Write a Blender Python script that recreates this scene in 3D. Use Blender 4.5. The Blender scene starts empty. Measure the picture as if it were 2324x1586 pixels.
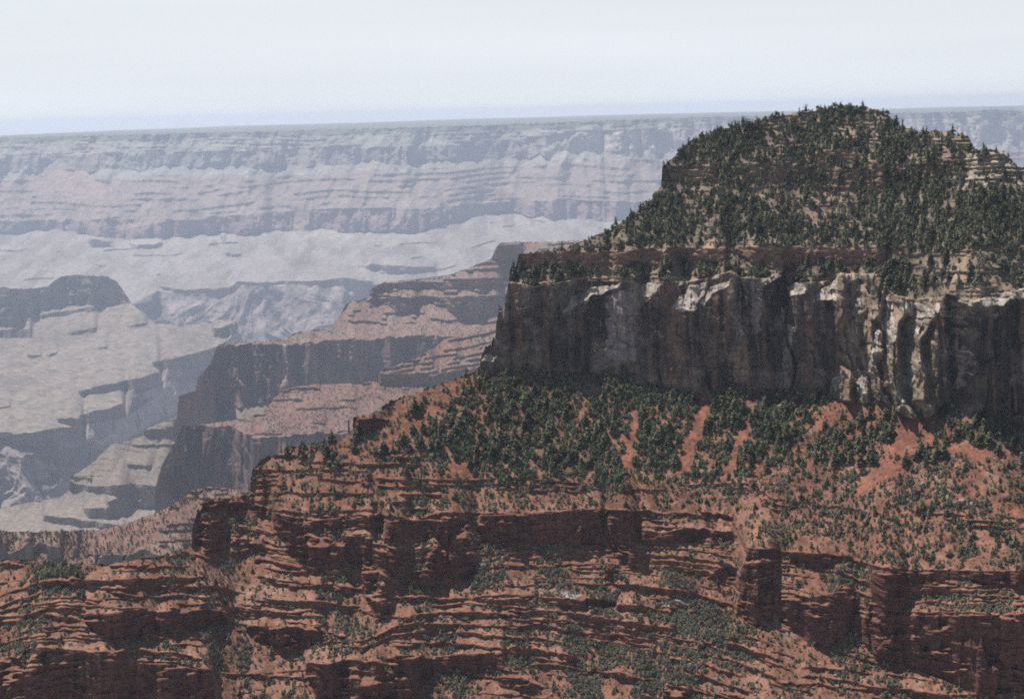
import bpy, math, random
import numpy as np
from mathutils import Matrix, Vector

scene = bpy.context.scene
R = math.radians
rng = np.random.default_rng(7)
random.seed(7)

# ------------------------------------------------------------------ camera
FW, FH = 2324.0, 1586.0          # units in which the outlines below were surveyed
FOC = 4125.0                     # focal length in the same units
EYE_V = 252.0                    # where eye level crosses the middle of the frame
PITCH = math.atan((FH / 2 - EYE_V) / FOC)
ROLL = R(1.5)
fwd = np.array([0, math.cos(PITCH), -math.sin(PITCH)])
W0 = np.array([0, math.sin(PITCH), math.cos(PITCH)])
X0 = np.array([1.0, 0, 0])
cr = math.cos(ROLL) * X0 - math.sin(ROLL) * W0
cu = math.sin(ROLL) * X0 + math.cos(ROLL) * W0
cam_data = bpy.data.cameras.new("camera")
cam = bpy.data.objects.new("camera", cam_data)
scene.collection.objects.link(cam)
m = Matrix.Identity(4)
for i in range(3):
    m[i][0], m[i][1], m[i][2] = cr[i], cu[i], -fwd[i]
cam.matrix_world = m
cam_data.sensor_width = 36.0
cam_data.lens = 36.0 * FOC / FW
cam_data.clip_start = 1.0
cam_data.clip_end = 400000.0
scene.camera = cam

# ------------------------------------------------------------------ light and sky
SUN_EL, SUN_AZ = R(65), R(40)    # elevation; azimuth to the left of the view direction
sun_vec = Vector((-math.sin(SUN_AZ) * math.cos(SUN_EL), math.cos(SUN_AZ) * math.cos(SUN_EL), math.sin(SUN_EL)))
sd = bpy.data.lights.new("sun", 'SUN')
sd.energy = 3.9
sd.angle = R(0.5)
sd.color = (1.0, 0.96, 0.92)
sun = bpy.data.objects.new("sun", sd)
sun.rotation_euler = sun_vec.to_track_quat('Z', 'Y').to_euler()
scene.collection.objects.link(sun)
world = bpy.data.worlds.new("World")
scene.world = world
world.use_nodes = True
nt = world.node_tree
bg = nt.nodes["Background"]
sky = nt.nodes.new("ShaderNodeTexSky")
sky.sky_type = 'NISHITA'
sky.sun_disc = False
sky.sun_elevation = SUN_EL
sky.sun_rotation = -SUN_AZ
sky.altitude = 1500
sky.air_density = 1.0
sky.dust_density = 1.5
sky.ozone_density = 1.0
SKY_STRENGTH = 0.05
HORIZON = (0.415, 0.438, 0.464)       # milky summer haze low over the horizon
tc = nt.nodes.new("ShaderNodeTexCoord"); sx = nt.nodes.new("ShaderNodeSeparateXYZ")
nt.links.new(tc.outputs["Generated"], sx.inputs[0])
rm = nt.nodes.new("ShaderNodeMapRange"); rm.interpolation_type = 'SMOOTHSTEP'
rm.inputs["From Min"].default_value = 0.03; rm.inputs["From Max"].default_value = 0.22
nt.links.new(sx.outputs["Z"], rm.inputs["Value"])
mxw = nt.nodes.new("ShaderNodeMix"); mxw.data_type = 'RGBA'
mxw.inputs[6].default_value = (*[c / SKY_STRENGTH for c in HORIZON], 1)
nt.links.new(sky.outputs[0], mxw.inputs[7]); nt.links.new(rm.outputs["Result"], mxw.inputs[0])
cn = nt.nodes.new("ShaderNodeTexNoise"); cn.inputs["Scale"].default_value = 3.0; cn.inputs["Detail"].default_value = 4
cm = nt.nodes.new("ShaderNodeMapping"); cm.inputs["Scale"].default_value = (1, 1, 14)
nt.links.new(tc.outputs["Generated"], cm.inputs[0]); nt.links.new(cm.outputs[0], cn.inputs["Vector"])
cr2 = nt.nodes.new("ShaderNodeMapRange"); cr2.inputs["To Min"].default_value = 0.92; cr2.inputs["To Max"].default_value = 1.08
nt.links.new(cn.outputs["Fac"], cr2.inputs["Value"])
cs = nt.nodes.new("ShaderNodeVectorMath"); cs.operation = 'SCALE'
nt.links.new(mxw.outputs[2], cs.inputs[0]); nt.links.new(cr2.outputs["Result"], cs.inputs["Scale"])
nt.links.new(cs.outputs[0], bg.inputs[0])
bg.inputs[1].default_value = SKY_STRENGTH
scene.view_settings.view_transform = 'Standard'
scene.view_settings.look = 'None'
scene.view_settings.exposure = 0.95
scene.view_settings.gamma = 1.0
scene.render.engine = 'CYCLES'
scene.cycles.max_bounces = 4
scene.cycles.diffuse_bounces = 1
scene.cycles.glossy_bounces = 1
scene.cycles.volume_bounces = 0
scene.cycles.use_denoising = False
scene.cycles.filter_width = 1.8

HAZE_DENSITY = 4.2e-5
HAZE_COLOR = (0.745, 0.84, 1.0)

# ------------------------------------------------------------------ numeric helpers
def hash2(ix, iy, seed):
    h = (ix.astype(np.uint32) * np.uint32(374761393) + iy.astype(np.uint32) * np.uint32(668265263) + np.uint32((seed * 2246822519 + 12345) & 0xffffffff))
    h = (h ^ (h >> np.uint32(13))) * np.uint32(1274126177)
    h = (h ^ (h >> np.uint32(16))) * np.uint32(2654435761)
    return ((h >> np.uint32(8)) & np.uint32(0xffff)).astype(np.float32) / 65535.0

def vn2(x, y, seed=0):
    """value noise in [-1, 1]"""
    xf, yf = np.floor(x), np.floor(y)
    ix, iy = xf.astype(np.int64), yf.astype(np.int64)
    fx, fy = (x - xf).astype(np.float32), (y - yf).astype(np.float32)
    fx = fx * fx * fx * (fx * (fx * 6 - 15) + 10); fy = fy * fy * fy * (fy * (fy * 6 - 15) + 10)
    a, b = hash2(ix, iy, seed), hash2(ix + 1, iy, seed)
    c, d = hash2(ix, iy + 1, seed), hash2(ix + 1, iy + 1, seed)
    return 2 * ((a + (b - a) * fx) * (1 - fy) + (c + (d - c) * fx) * fy) - 1

def fbm2(x, y, seed=0, octaves=4, gain=0.5):
    s, a, n = 0, 1.0, 0
    for o in range(octaves):
        s = s + a * vn2(x * 2 ** o + 17.3 * o, y * 2 ** o - 9.1 * o, seed + o)
        n += a; a *= gain
    return s / n * 1.6

def ridge2(x, y, seed=0, octaves=4):
    s, a, n = 0, 1.0, 0
    for o in range(octaves):
        s = s + a * (1 - 2 * np.abs(vn2(x * 2 ** o + 7.7 * o, y * 2 ** o + 3.1 * o, seed + o)))
        n += a; a *= 0.5
    return s / n

def cells2(x, y, seed=0):
    """blocky random value per jittered cell"""
    jx = x + 0.35 * vn2(x * 1.7, y * 1.7, seed + 50)
    jy = y + 0.35 * vn2(x * 1.7 + 5, y * 1.7, seed + 51)
    return 2 * hash2(np.floor(jx).astype(np.int64), np.floor(jy).astype(np.int64), seed) - 1

def box1(a, r, axis):
    r = int(max(r, 1))
    pad = [(0, 0)] * a.ndim; pad[axis] = (r + 1, r)
    c = np.cumsum(np.pad(a, pad, mode='edge'), axis=axis, dtype=np.float64)
    n = a.shape[axis]
    hi = np.take(c, np.arange(2 * r + 1, 2 * r + 1 + n), axis=axis)
    lo = np.take(c, np.arange(0, n), axis=axis)
    return (hi - lo) / (2 * r + 1)

def blur(a, rr, rc):
    for _ in range(2):
        if rr: a = box1(a, rr, 0)
        if rc: a = box1(a, rc, 1)
    return a

def line(pts):
    p = np.array(pts, float)
    return lambda u: np.interp(u, p[:, 0], p[:, 1])

def inside(U, V, pts):
    p = np.array(pts, float)
    out = np.zeros(U.shape, bool)
    sel = (U >= p[:, 0].min()) & (U <= p[:, 0].max()) & (V >= p[:, 1].min()) & (V <= p[:, 1].max())
    x, y = U[sel], V[sel]
    r = np.zeros(x.shape, bool)
    j = len(p) - 1
    for i in range(len(p)):
        xi, yi, xj, yj = p[i, 0], p[i, 1], p[j, 0], p[j, 1]
        if yi != yj:
            r ^= ((yi > y) != (yj > y)) & (x < (xj - xi) * (y - yi) / (yj - yi) + xi)
        j = i
    out[sel] = r
    return out

def rays(U, V):
    x, y = (U - FW / 2) / FOC, (FH / 2 - V) / FOC
    d = [cr[i] * x + cu[i] * y + fwd[i] for i in range(3)]
    h = np.sqrt(d[0] ** 2 + d[1] ** 2)
    return d[0] / h, d[1] / h, d[2] / h

def sstep(a, b, x):
    t = np.clip((x - a) / (b - a), 0, 1)
    return t * t * (3 - 2 * t)

def mix(a, b, f):
    return a + (b - a) * f

# ------------------------------------------------------------------ materials
def ground_material(name, scale, strength=0.35, rough=0.95, bump=0.0):
    mat = bpy.data.materials.new(name); mat.use_nodes = True
    t = mat.node_tree; n = t.nodes; l = t.links
    b = n["Principled BSDF"]
    b.inputs["Roughness"].default_value = rough
    b.inputs["Specular IOR Level"].default_value = 0.1
    att = n.new("ShaderNodeAttribute"); att.attribute_name = "rock_tint"
    geo = n.new("ShaderNodeNewGeometry")
    noi = n.new("ShaderNodeTexNoise"); noi.inputs["Scale"].default_value = scale; noi.inputs["Detail"].default_value = 6; noi.inputs["Roughness"].default_value = 0.65
    l.new(geo.outputs["Position"], noi.inputs["Vector"])
    mr = n.new("ShaderNodeMapRange")
    mr.inputs["From Min"].default_value = 0.3; mr.inputs["From Max"].default_value = 0.7
    mr.inputs["To Min"].default_value = 1 - strength; mr.inputs["To Max"].default_value = 1 + strength
    l.new(noi.outputs["Fac"], mr.inputs["Value"])
    mul = n.new("ShaderNodeVectorMath"); mul.operation = 'SCALE'
    l.new(att.outputs["Color"], mul.inputs[0]); l.new(mr.outputs["Result"], mul.inputs["Scale"])
    l.new(mul.outputs[0], b.inputs["Base Color"])
    if bump:
        bp = n.new("ShaderNodeBump"); bp.inputs["Strength"].default_value = 0.8; bp.inputs["Distance"].default_value = bump
        l.new(noi.outputs["Fac"], bp.inputs["Height"]); l.new(bp.outputs[0], b.inputs["Normal"])
    return mat

def leaf_material(name, c1, c2, scale=0.6):
    mat = bpy.data.materials.new(name); mat.use_nodes = True
    t = mat.node_tree; n = t.nodes; l = t.links
    b = n["Principled BSDF"]
    b.inputs["Roughness"].default_value = 0.8
    b.inputs["Specular IOR Level"].default_value = 0.15
    geo = n.new("ShaderNodeNewGeometry")
    noi = n.new("ShaderNodeTexNoise"); noi.inputs["Scale"].default_value = scale; noi.inputs["Detail"].default_value = 3
    l.new(geo.outputs["Position"], noi.inputs["Vector"])
    wn = n.new("ShaderNodeTexNoise"); wn.inputs["Scale"].default_value = 0.09; wn.inputs["Detail"].default_value = 1
    l.new(geo.outputs["Position"], wn.inputs["Vector"])
    add = n.new("ShaderNodeMath"); add.operation = 'ADD'
    l.new(noi.outputs["Fac"], add.inputs[0]); l.new(wn.outputs["Fac"], add.inputs[1])
    ramp = n.new("ShaderNodeMapRange"); ramp.inputs["From Min"].default_value = 0.7; ramp.inputs["From Max"].default_value = 1.3
    l.new(add.outputs[0], ramp.inputs["Value"])
    mx = n.new("ShaderNodeMix"); mx.data_type = 'RGBA'
    mx.inputs[6].default_value = (*c1, 1); mx.inputs[7].default_value = (*c2, 1)
    l.new(ramp.outputs["Result"], mx.inputs[0]); l.new(mx.outputs[2], b.inputs["Base Color"])
    return mat

MAT_NEAR = ground_material("near_canyon_rock", 0.7, 0.4, bump=0.35)
MAT_MID = ground_material("middle_canyon_rock", 0.12, 0.35)
MAT_FAR = ground_material("far_canyon_rock", 0.03, 0.3)
MAT_FIR = leaf_material("dark_conifer_needles", (0.038, 0.042, 0.022), (0.118, 0.122, 0.064))
MAT_PINE = leaf_material("olive_pine_needles", (0.07, 0.075, 0.042), (0.18, 0.182, 0.1))
MAT_SCRUB = leaf_material("olive_scrub_leaves", (0.095, 0.092, 0.058), (0.22, 0.205, 0.14))
MAT_OAK = leaf_material("green_thicket_leaves", (0.068, 0.082, 0.045), (0.165, 0.175, 0.095))
MAT_BARK = leaf_material("grey_brown_bark", (0.05, 0.035, 0.025), (0.10, 0.08, 0.06))

# ------------------------------------------------------------------ mesh helpers
def mesh_from(name, co, faces4, mat, tint=None, tris=False):
    me = bpy.data.meshes.new(name)
    k = 3 if tris else 4
    nf = len(faces4)
    me.vertices.add(len(co)); me.vertices.foreach_set("co", np.ascontiguousarray(co, np.float32).ravel())
    me.loops.add(nf * k); me.loops.foreach_set("vertex_index", np.ascontiguousarray(faces4, np.int32).ravel())
    me.polygons.add(nf); me.polygons.foreach_set("loop_start", np.arange(0, nf * k, k, dtype=np.int32))
    me.update(calc_edges=True)
    if tint is not None:
        a = me.attributes.new("rock_tint", 'FLOAT_COLOR', 'POINT')
        c = np.ones((len(co), 4), np.float32); c[:, :3] = tint
        a.data.foreach_set("color", c.ravel())
    me.materials.append(mat)
    return me

def structure(name, me, label=None):
    o = bpy.data.objects.new(name, me)
    scene.collection.objects.link(o)
    o["kind"] = "structure"
    if label: o["label"] = label
    return o

def grid_faces(nr, nc):
    i = np.arange(nr - 1)[:, None] * nc + np.arange(nc - 1)[None, :]
    return np.stack([i, i + 1, i + nc + 1, i + nc], -1).reshape(-1, 4)

class Patch:
    """A stretch of canyon side: for every bearing it climbs from a foot line to a brow line
    with the local steepness S (degrees); distances follow by integrating the steepness."""
    def __init__(self, u0, u1, nu, nv, top, foot, rough=1.2, left=None, right=None):
        self.u = np.linspace(u0, u1, nu)
        if left is not None: self.u = np.r_[np.linspace(left, u0, 60)[:-1], self.u]      # wider than the frame, more coarsely
        if right is not None: self.u = np.r_[self.u, np.linspace(u1, right, 60)[1:]]
        nu = len(self.u)
        vt, vb = top(self.u), foot(self.u)
        vt = vt + rough * fbm2(self.u / 7.0, self.u * 0, 5, 4)
        vb = np.maximum(vb, vt + 4)
        rows = np.linspace(vb.max(), vt.min(), nv)[:, None]
        self.rows = rows[:, 0]
        self.U = np.broadcast_to(self.u, (nv, nu)).copy()
        self.V = np.clip(rows, vt[None, :], vb[None, :])
        self.ax, self.ay, self.te = rays(self.U, self.V)
        self.el = np.arctan(self.te)

    def grad(self, S):
        t = np.tan(np.radians(np.where(np.abs(S - 90) < 0.6, 89.4, S)))
        return (1 + self.te ** 2) / np.where(S > 90, np.minimum(t - self.te, -2.0), np.maximum(t - self.te, 0.02))

    def integrate(self, S, rb=40, cb=60, k=1.0, scale=0.03, diff=0.2, fmin=0.2, fmax=5.0):
        g = self.grad(S)
        gs = blur(g, rb, cb)
        de = np.diff(self.el, axis=0)
        nv = g.shape[0]
        Ls = np.zeros_like(g); Ls[1:] = np.cumsum(de * 0.5 * (gs[1:] + gs[:-1]), axis=0)
        Ls = blur(Ls, 0, cb // 2)
        L = np.zeros_like(g)
        for r in range(1, nv):
            f = np.where(S[r] > 60, 1.0, np.clip(1 + k * (Ls[r] - L[r - 1]) / scale, fmin, fmax))
            L[r] = L[r - 1] + de[r - 1] * g[r] * f
            o = L[r] - Ls[r]                          # slopes weather: let neighbours even out
            o[1:-1] += diff * (o[2:] + o[:-2] - 2 * o[1:-1])
            L[r] = Ls[r] + o
        self.Ls = Ls
        self.L = L
        return L

    def anchor(self, target_D, at_v=None):
        """scale each bearing so that the distance at image height at_v is target_D"""
        if at_v is None:
            ref = self.L[0]
            refs = self.Ls[0]
        else:
            v0, dv = self.rows[0], self.rows[1] - self.rows[0]
            rf = np.clip((at_v - v0) / dv, 0, len(self.rows) - 1.001)
            r0 = rf.astype(int); k = np.arange(len(self.u))
            ref = mix(self.Ls[r0, k], self.Ls[r0 + 1, k], rf - r0)
        sc = np.log(target_D) - ref
        self.D = np.exp(self.L + sc[None, :])
        return self.D

    def pos(self):
        return self.D * self.ax, self.D * self.ay, self.D * self.te

    def mesh(self, name, tint, mat, r0=0, r1=None, skirt=True, sk=1.0):
        r1 = r1 or self.U.shape[0]
        x, y, z = self.pos()
        P = np.stack([x, y, z], -1)[r0:r1]
        T = tint[r0:r1] * 0.82
        if skirt:
            e, ax, ay = P[-1], self.ax[-1], self.ay[-1]
            rows, tr = [P], [T]
            for dd, dz in ((4, -3), (14, -16), (40, -60), (120, -220), (260, -420)):
                q = e.copy(); q[:, 0] += ax * dd * sk; q[:, 1] += ay * dd * sk; q[:, 2] += dz * sk
                rows.append(q[None]); tr.append(T[-1:])
            P, T = np.concatenate(rows), np.concatenate(tr)
        nr, nc = P.shape[:2]
        return mesh_from(name, P.reshape(-1, 3), grid_faces(nr, nc), mat, T.reshape(-1, 3))

def bands(U, V, guides, spacing):
    """bed coordinate: counts beds downward between guide lines that follow the strata"""
    u = U[0]
    w = np.zeros_like(V); base = np.zeros_like(u)
    prev = guides[0](u)
    w = (V - prev) / spacing
    acc = np.zeros_like(u)
    for gfun in guides[1:]:
        cur = np.maximum(gfun(u), prev + 3)
        n = max(1, round(float(np.median(cur - prev)) / spacing))
        f = (V - prev) / (cur - prev)
        w = np.where(V >= prev, acc + f * n, w)
        acc = acc + n
        prev = cur
    w = np.where(V >= prev, acc + (V - prev) / spacing, w)
    return w

def C(r, g, b):
    return np.array([r, g, b], np.float32)

def paint(tint, mask, col, a=1.0):
    f = (mask * a)[..., None]
    tint[...] = tint * (1 - f) + col * f

#==NEAR==
KN = 0.64                        # size of the near hill: its cliff band stands about 60 m high
# ================================================================== the near butte and its red slopes
TOP = line([(-40,1272),(0,1272),(60,1270),(120,1278),(240,1281),(300,1272),(370,1258),(426,1246),(430,1213),(436,1193),(460,1143),(470,1134),(520,1130),(558,1124),(562,1080),(575,1062),(590,1050),(610,1036),(640,1024),(680,1012),(725,1004),(795,990),(801,948),(850,940),(890,908),(950,890),(1000,872),(1050,856),(1082,842),(1090,808),(1120,768),(1130,735),(1140,690),(1155,630),(1172,606),(1178,576),(1252,569),(1290,560),(1332,544),(1387,520),(1442,482),(1487,446),(1502,416),(1500,384),(1532,352),(1552,330),(1592,308),(1642,292),(1687,280),(1762,264),(1837,252),(1912,242),(1962,242),(2002,254),(2027,270),(2042,288),(2087,298),(2122,297),(2197,308),(2204,325),(2217,341),(2252,339),(2277,347),(2297,365),(2304,378),(2330,381),(2370,384)])
FOOT = line([(-40,1660),(2370,1660)])
N = Patch(-36, 2360, 1560, 1240, lambda u: TOP(u + np.where(u < 1160, 6 * fbm2(u / 8, u * 0, 8, 3) + 5 * cells2(u / 11, u * 0, 9), 0)), FOOT, 2.2, -450, 2900)
U, V = N.U, N.V
BASE = line([(1082,850),(1162,842),(1300,845),(1442,852),(1480,872),(1560,888),(1600,892),(1700,882),(1800,882),(1880,888),(1900,906),(1960,916),(2000,908),(2030,930),(2070,950),(2110,945),(2160,918),(2200,950),(2240,950),(2370,935)])
CTOP = line([(1082,640),(1162,640),(1212,650),(1262,642),(1300,635),(1412,638),(1450,646),(1500,640),(1560,640),(1600,632),(1660,616),(1680,630),(1740,632),(1780,612),(1790,642),(1850,640),(1895,636),(1905,622),(1990,622),(2010,650),(2030,670),(2080,680),(2120,674),(2150,668),(2210,682),(2260,668),(2324,656),(2370,652)])
DLOW = line([(1082,632),(1150,632),(1170,608),(1252,602),(1290,606),(1400,610),(1490,600),(1600,604),(1700,599),(1750,606),(1780,612),(1862,593),(1900,600),(1950,603),(2010,600),(2060,578),(2370,560)])
ETOP = line([(1082,576),(1170,573),(1252,567),(1300,570),(1400,573),(1490,560),(1600,563),(1700,560),(1800,560),(1862,560),(1950,568),(2010,566),(2060,576),(2370,558)])
FLOW = line([(1480,416),(1560,418),(1640,415),(1730,420),(1800,426),(1900,430),(1990,436),(2050,420),(2200,404),(2300,412),(2370,412)])
GTOP = line([(1480,380),(1560,374),(1640,378),(1740,366),(1800,368),(1860,345),(1920,336),(1990,372),(2050,384),(2200,343),(2297,367),(2370,388)])
J1 = line([(-40,1270),(430,1110),(560,1078),(700,1072),(870,1085),(1000,1098),(1162,1095),(1300,1104),(1400,1110),(1692,1105),(1750,1140),(1900,1160),(2000,1170),(2370,1190)])
J2 = line([(-40,1271),(430,1180),(460,1138),(560,1138),(620,1158),(750,1173),(870,1168),(940,1178),(1000,1163),(1162,1163),(1372,1153),(1512,1163),(1662,1173),(1692,1240),(1772,1250),(1912,1262),(1982,1288),(2052,1294),(2370,1294)])
G1 = line([(-40,1275),(240,1281),(370,1260),(500,1265),(600,1272),(700,1290),(830,1300),(900,1338),(1000,1340),(1162,1330),(1300,1325),(1450,1330),(1560,1342),(1660,1370),(1700,1412),(1800,1432),(1900,1480),(1980,1505),(2100,1530),(2370,1560)])
G2 = line([(-40,1352),(50,1331),(125,1325),(250,1335),(350,1333),(450,1328),(525,1336),(600,1350),(700,1358),(800,1366),(850,1386),(900,1376),(1000,1362),(1162,1357),(1300,1375),(1500,1400),(1650,1440),(1800,1490),(2000,1560),(2370,1590)])
G3 = line([(-40,1425),(60,1392),(150,1380),(280,1388),(500,1386),(560,1402),(620,1406),(700,1416),(800,1431),(850,1441),(900,1426),(1000,1402),(1162,1410),(1400,1440),(1600,1480),(1800,1540),(2000,1596),(2370,1620)])
G4 = line([(-40,1505),(60,1480),(100,1475),(300,1478),(480,1490),(560,1500),(680,1492),(760,1478),(850,1462),(1000,1470),(1162,1482),(1300,1502),(1500,1550),(1700,1590),(2000,1640),(2370,1660)])
G5 = line([(-40,1600),(60,1570),(300,1560),(480,1575),(900,1560),(1200,1580),(1500,1630),(2370,1720)])

# first, a coarse lie of the land (metres) for the world-space noise below
base_v, ctop_v = BASE(U), CTOP(U)
dlow_v, etop_v, flow_v, gtop_v = DLOW(U), ETOP(U), FLOW(U), GTOP(U)
right = U > 1082
below = (V > base_v) | ~right
S0 = np.full(U.shape, 33.0)
S0[(~below) & (V > ctop_v)] = 80
S0[(~below) & (V <= ctop_v)] = 40
S0[below & (V > J2(U))] = 41
N.integrate(S0, 60, 80)
D_FOOT = line([(-40,1090),(500,1080),(1162,1065),(1800,1050),(2370,1040)])
N.anchor(D_FOOT(N.u) * KN)
X, Y, Z = (a_ / KN for a_ in N.pos())

# --- beds
W = bands(U, V, [J1, J2, G1, G2, G3, G4, G5], 16.0)
W = W + 0.15 * fbm2(X / 70, W * 0.6, 3, 3) + 0.10 * fbm2(X / 11, W * 1.3, 4, 3) + 0.06 * fbm2(X / 3.5, W * 2, 6, 2)
bed = np.floor(W); fr = W - bed
bedr = hash2(bed.astype(np.int64), np.zeros_like(bed).astype(np.int64), 9)
region = fbm2(X / 130, Z / 60, 23, 2)
ledgef = np.select([bedr < .26, bedr > .84], [-.08, .42], .25)
ledgef = ledgef + 0.30 * fbm2(X / 60, bed * 3.7, 21, 4) + 0.14 * vn2(X / 9, bed * 5.1, 22) + 0.10 * region
ledge = (fr < ledgef)                                # the riser hangs under each bed's brow
low = below & (V > J2(U) - 4)
front = low & (V > G1(U) - 6)
ledge &= ~(front & (fbm2(X / 60, bed * 2.3, 26, 3) < .22))
S = np.full(U.shape, 30.0)
S += 5 * fbm2(X / 40, Y / 40, 31, 3)
S = np.where(low, np.where(ledge, 95.0, 24.0 + 5 * fbm2(X / 25, Z / 12, 33, 3)), S)
# finer beds between the big ones
Wf = W * 2.3 + 0.15 * fbm2(X / 7, W * 3, 24, 2)
fine = low & ~ledge & ~(front & (fbm2(X / 70, W * .5, 27, 3) < .15)) & ((Wf - np.floor(Wf)) < .36) & (fbm2(X / 55, np.floor(Wf) * 2.9, 25, 4) > .16 - .25 * region)
S[fine] = 94
ledge = ledge | fine
# the ledges that can be followed from end to end
def A_(p, k=.5605, v0=1134.8): return [(a * k, v0 + b * k) for a, b in p]
def B_(p): return [(a / 2, 793 + b / 2) for a, b in p]
def D_(p): return [(1162 + a / 2, 793 + b / 2) for a, b in p]
RISERS = [
 (A_([(-60,410),(0,392),(60,362),(130,346),(250,339),(340,350),(430,362),(500,361),(560,353),(700,352),(860,353),(930,368),(1000,379)]), 6),
 (A_([(80,356),(130,345),(250,337),(340,349),(420,360)]), 9),
 (A_([(-60,450),(0,432),(60,402),(150,382),(190,368)]), 6),
 (A_([(440,372),(560,396),(640,391),(760,386),(880,396),(960,404)]), 5),
 (A_([(-60,480),(0,472),(120,462),(220,442),(290,452),(350,472)]), 5),
 (A_([(-60,500),(0,500),(100,478),(200,470),(330,492)]), 12),
 (A_([(-60,730),(0,690),(60,652),(110,612),(180,602),(300,616),(420,626),(520,612),(600,611),(700,619),(800,636),(880,662)]), 6),
 (A_([(60,655),(110,618),(180,606),(300,620)]), 10),
 (A_([(120,642),(250,637),(400,652),(520,657),(620,652),(720,662),(860,692)]), 5),
 (A_([(1000,396),(1060,411),(1316,421),(1450,440)]), 4),
 (A_([(1010,440),(1100,456),(1316,451),(1440,470)]), 5),
 (A_([(1060,318),(1120,342),(1200,352),(1330,360),(1440,372)]), 13),
 (A_([(1060,276),(1140,291),(1316,293),(1440,300)]), 5),
 (A_([(650,228),(760,219),(830,232),(900,246)]), 7),
 (A_([(430,268),(560,274),(620,262)]), 4),
 (A_([(890,702),(1000,712),(1200,716)]), 9),
 (A_([(560,545),(640,552),(760,540)]), 3),
 (B_([(1680,1172),(1760,1142),(1850,1122),(2000,1131),(2200,1141),(2400,1150)]), 6),
 (B_([(1900,1162),(2100,1158),(2400,1168)]), 4),
 (B_([(1700,1250),(1740,1222),(1900,1202),(2100,1196),(2400,1205)]), 5),
 (B_([(1480,1285),(1560,1310),(1640,1332),(1720,1302),(1800,1262),(1900,1242),(2100,1256),(2420,1262)]), 7),
 (B_([(1470,1325),(1560,1345),(1650,1356),(1760,1312),(1850,1287),(2000,1282),(2200,1302),(2420,1316)]), 6),
 (B_([(1770,1352),(1900,1334),(2100,1342),(2420,1380)]), 8),
 (B_([(1180,1130),(1300,1142),(1450,1150),(1660,1176)]), 4),
 (B_([(1140,1160),(1300,1168),(1480,1166),(1660,1192)]), 5),
 (B_([(1140,1200),(1300,1206),(1500,1222)]), 5),
 (D_([(-40,1132),(100,1131),(200,1151),(300,1166),(450,1172)]), 6),
 (D_([(-40,1181),(150,1191),(300,1201),(500,1236)]), 5),
 (D_([(-40,1221),(200,1231),(400,1262),(600,1292)]), 4),
 (D_([(-40,1252),(150,1252),(300,1292),(500,1302),(750,1342)]), 6),
 (D_([(-40,1300),(120,1310),(260,1330)]), 4),
 (D_([(-40,1362),(120,1366),(240,1386),(330,1420)]), 12),
 (D_([(70,1432),(240,1432),(320,1462),(450,1472),(660,1502)]), 9),
 (D_([(620,1132),(720,1136),(820,1162)]), 5),
 (D_([(640,1170),(760,1176),(840,1190)]), 4),
 (D_([(760,1442),(850,1482),(1000,1532),(1100,1562)]), 7),
 (D_([(850,1382),(950,1402),(1080,1442),(1200,1492),(1250,1542)]), 6),
 (D_([(960,1312),(1100,1346),(1250,1382),(1320,1412)]), 6),
 (D_([(950,1352),(1100,1392),(1240,1442),(1300,1472)]), 4),
 (D_([(1300,1482),(1450,1492),(1650,1532),(1900,1562),(2400,1572)]), 7),
 (D_([(1300,1442),(1500,1452),(1640,1472)]), 5),
 (D_([(1180,1506),(1500,1532),(1800,1566),(2000,1590)]), 6),
 (D_([(0,1190),(80,1200),(200,1215)]), 3),
 (D_([(980,1285),(1100,1310),(1200,1345)]), 3),
]
riser = np.zeros(U.shape, bool)
jv = 3.0 * fbm2(X / 12, Z / 300, 28, 4)
for q_, (pts, th) in enumerate(RISERS):
    p_ = np.array(pts)
    sel = (U > p_[0, 0]) & (U < p_[-1, 0])
    end = np.minimum(U - p_[0, 0], p_[-1, 0] - U)
    t_ = th * .5 * np.clip(end / 25, 0, 1) * (1 + .75 * fbm2(X / 16, X * 0 + q_ * 3.3, 29, 3))
    riser |= sel & (np.abs(V + jv - np.interp(U, p_[:, 0], p_[:, 1])) < t_)
riser &= low
S[riser] = 95
ledge = ledge | riser
# thin broken ledges in the red slope
red = below & ~low
w2 = (V - J1(U)) / 11.0 + 0.3 * fbm2(X / 45, V / 60, 41, 3)
thin = red & (np.abs(w2) < 1.5) & ((w2 - np.floor(w2)) < 0.33) & (fbm2(X / 30, np.floor(w2) * 4, 42, 3) > -0.15)
S[thin] = 94
w3 = V / 17.0 + 0.6 * fbm2(X / 60, Z / 40, 43, 3)
thin2 = red & (U < 1000) & (V > 1020) & ((w3 - np.floor(w3)) < 0.28) & (fbm2(X / 40, np.floor(w3) * 4, 44, 3) > 0.1)
S[thin2] = 93
# the sheer wall
wall = (~below) & (V > ctop_v)
fins = sstep(1880, 1925, U) * (1 - sstep(2110, 2140, U))
S[wall] = (79 + 8 * sstep(2120, 2160, U) - 11 * fins + 4 * fbm2(X / 14, Z / 50, 51, 3))[wall]
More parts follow.
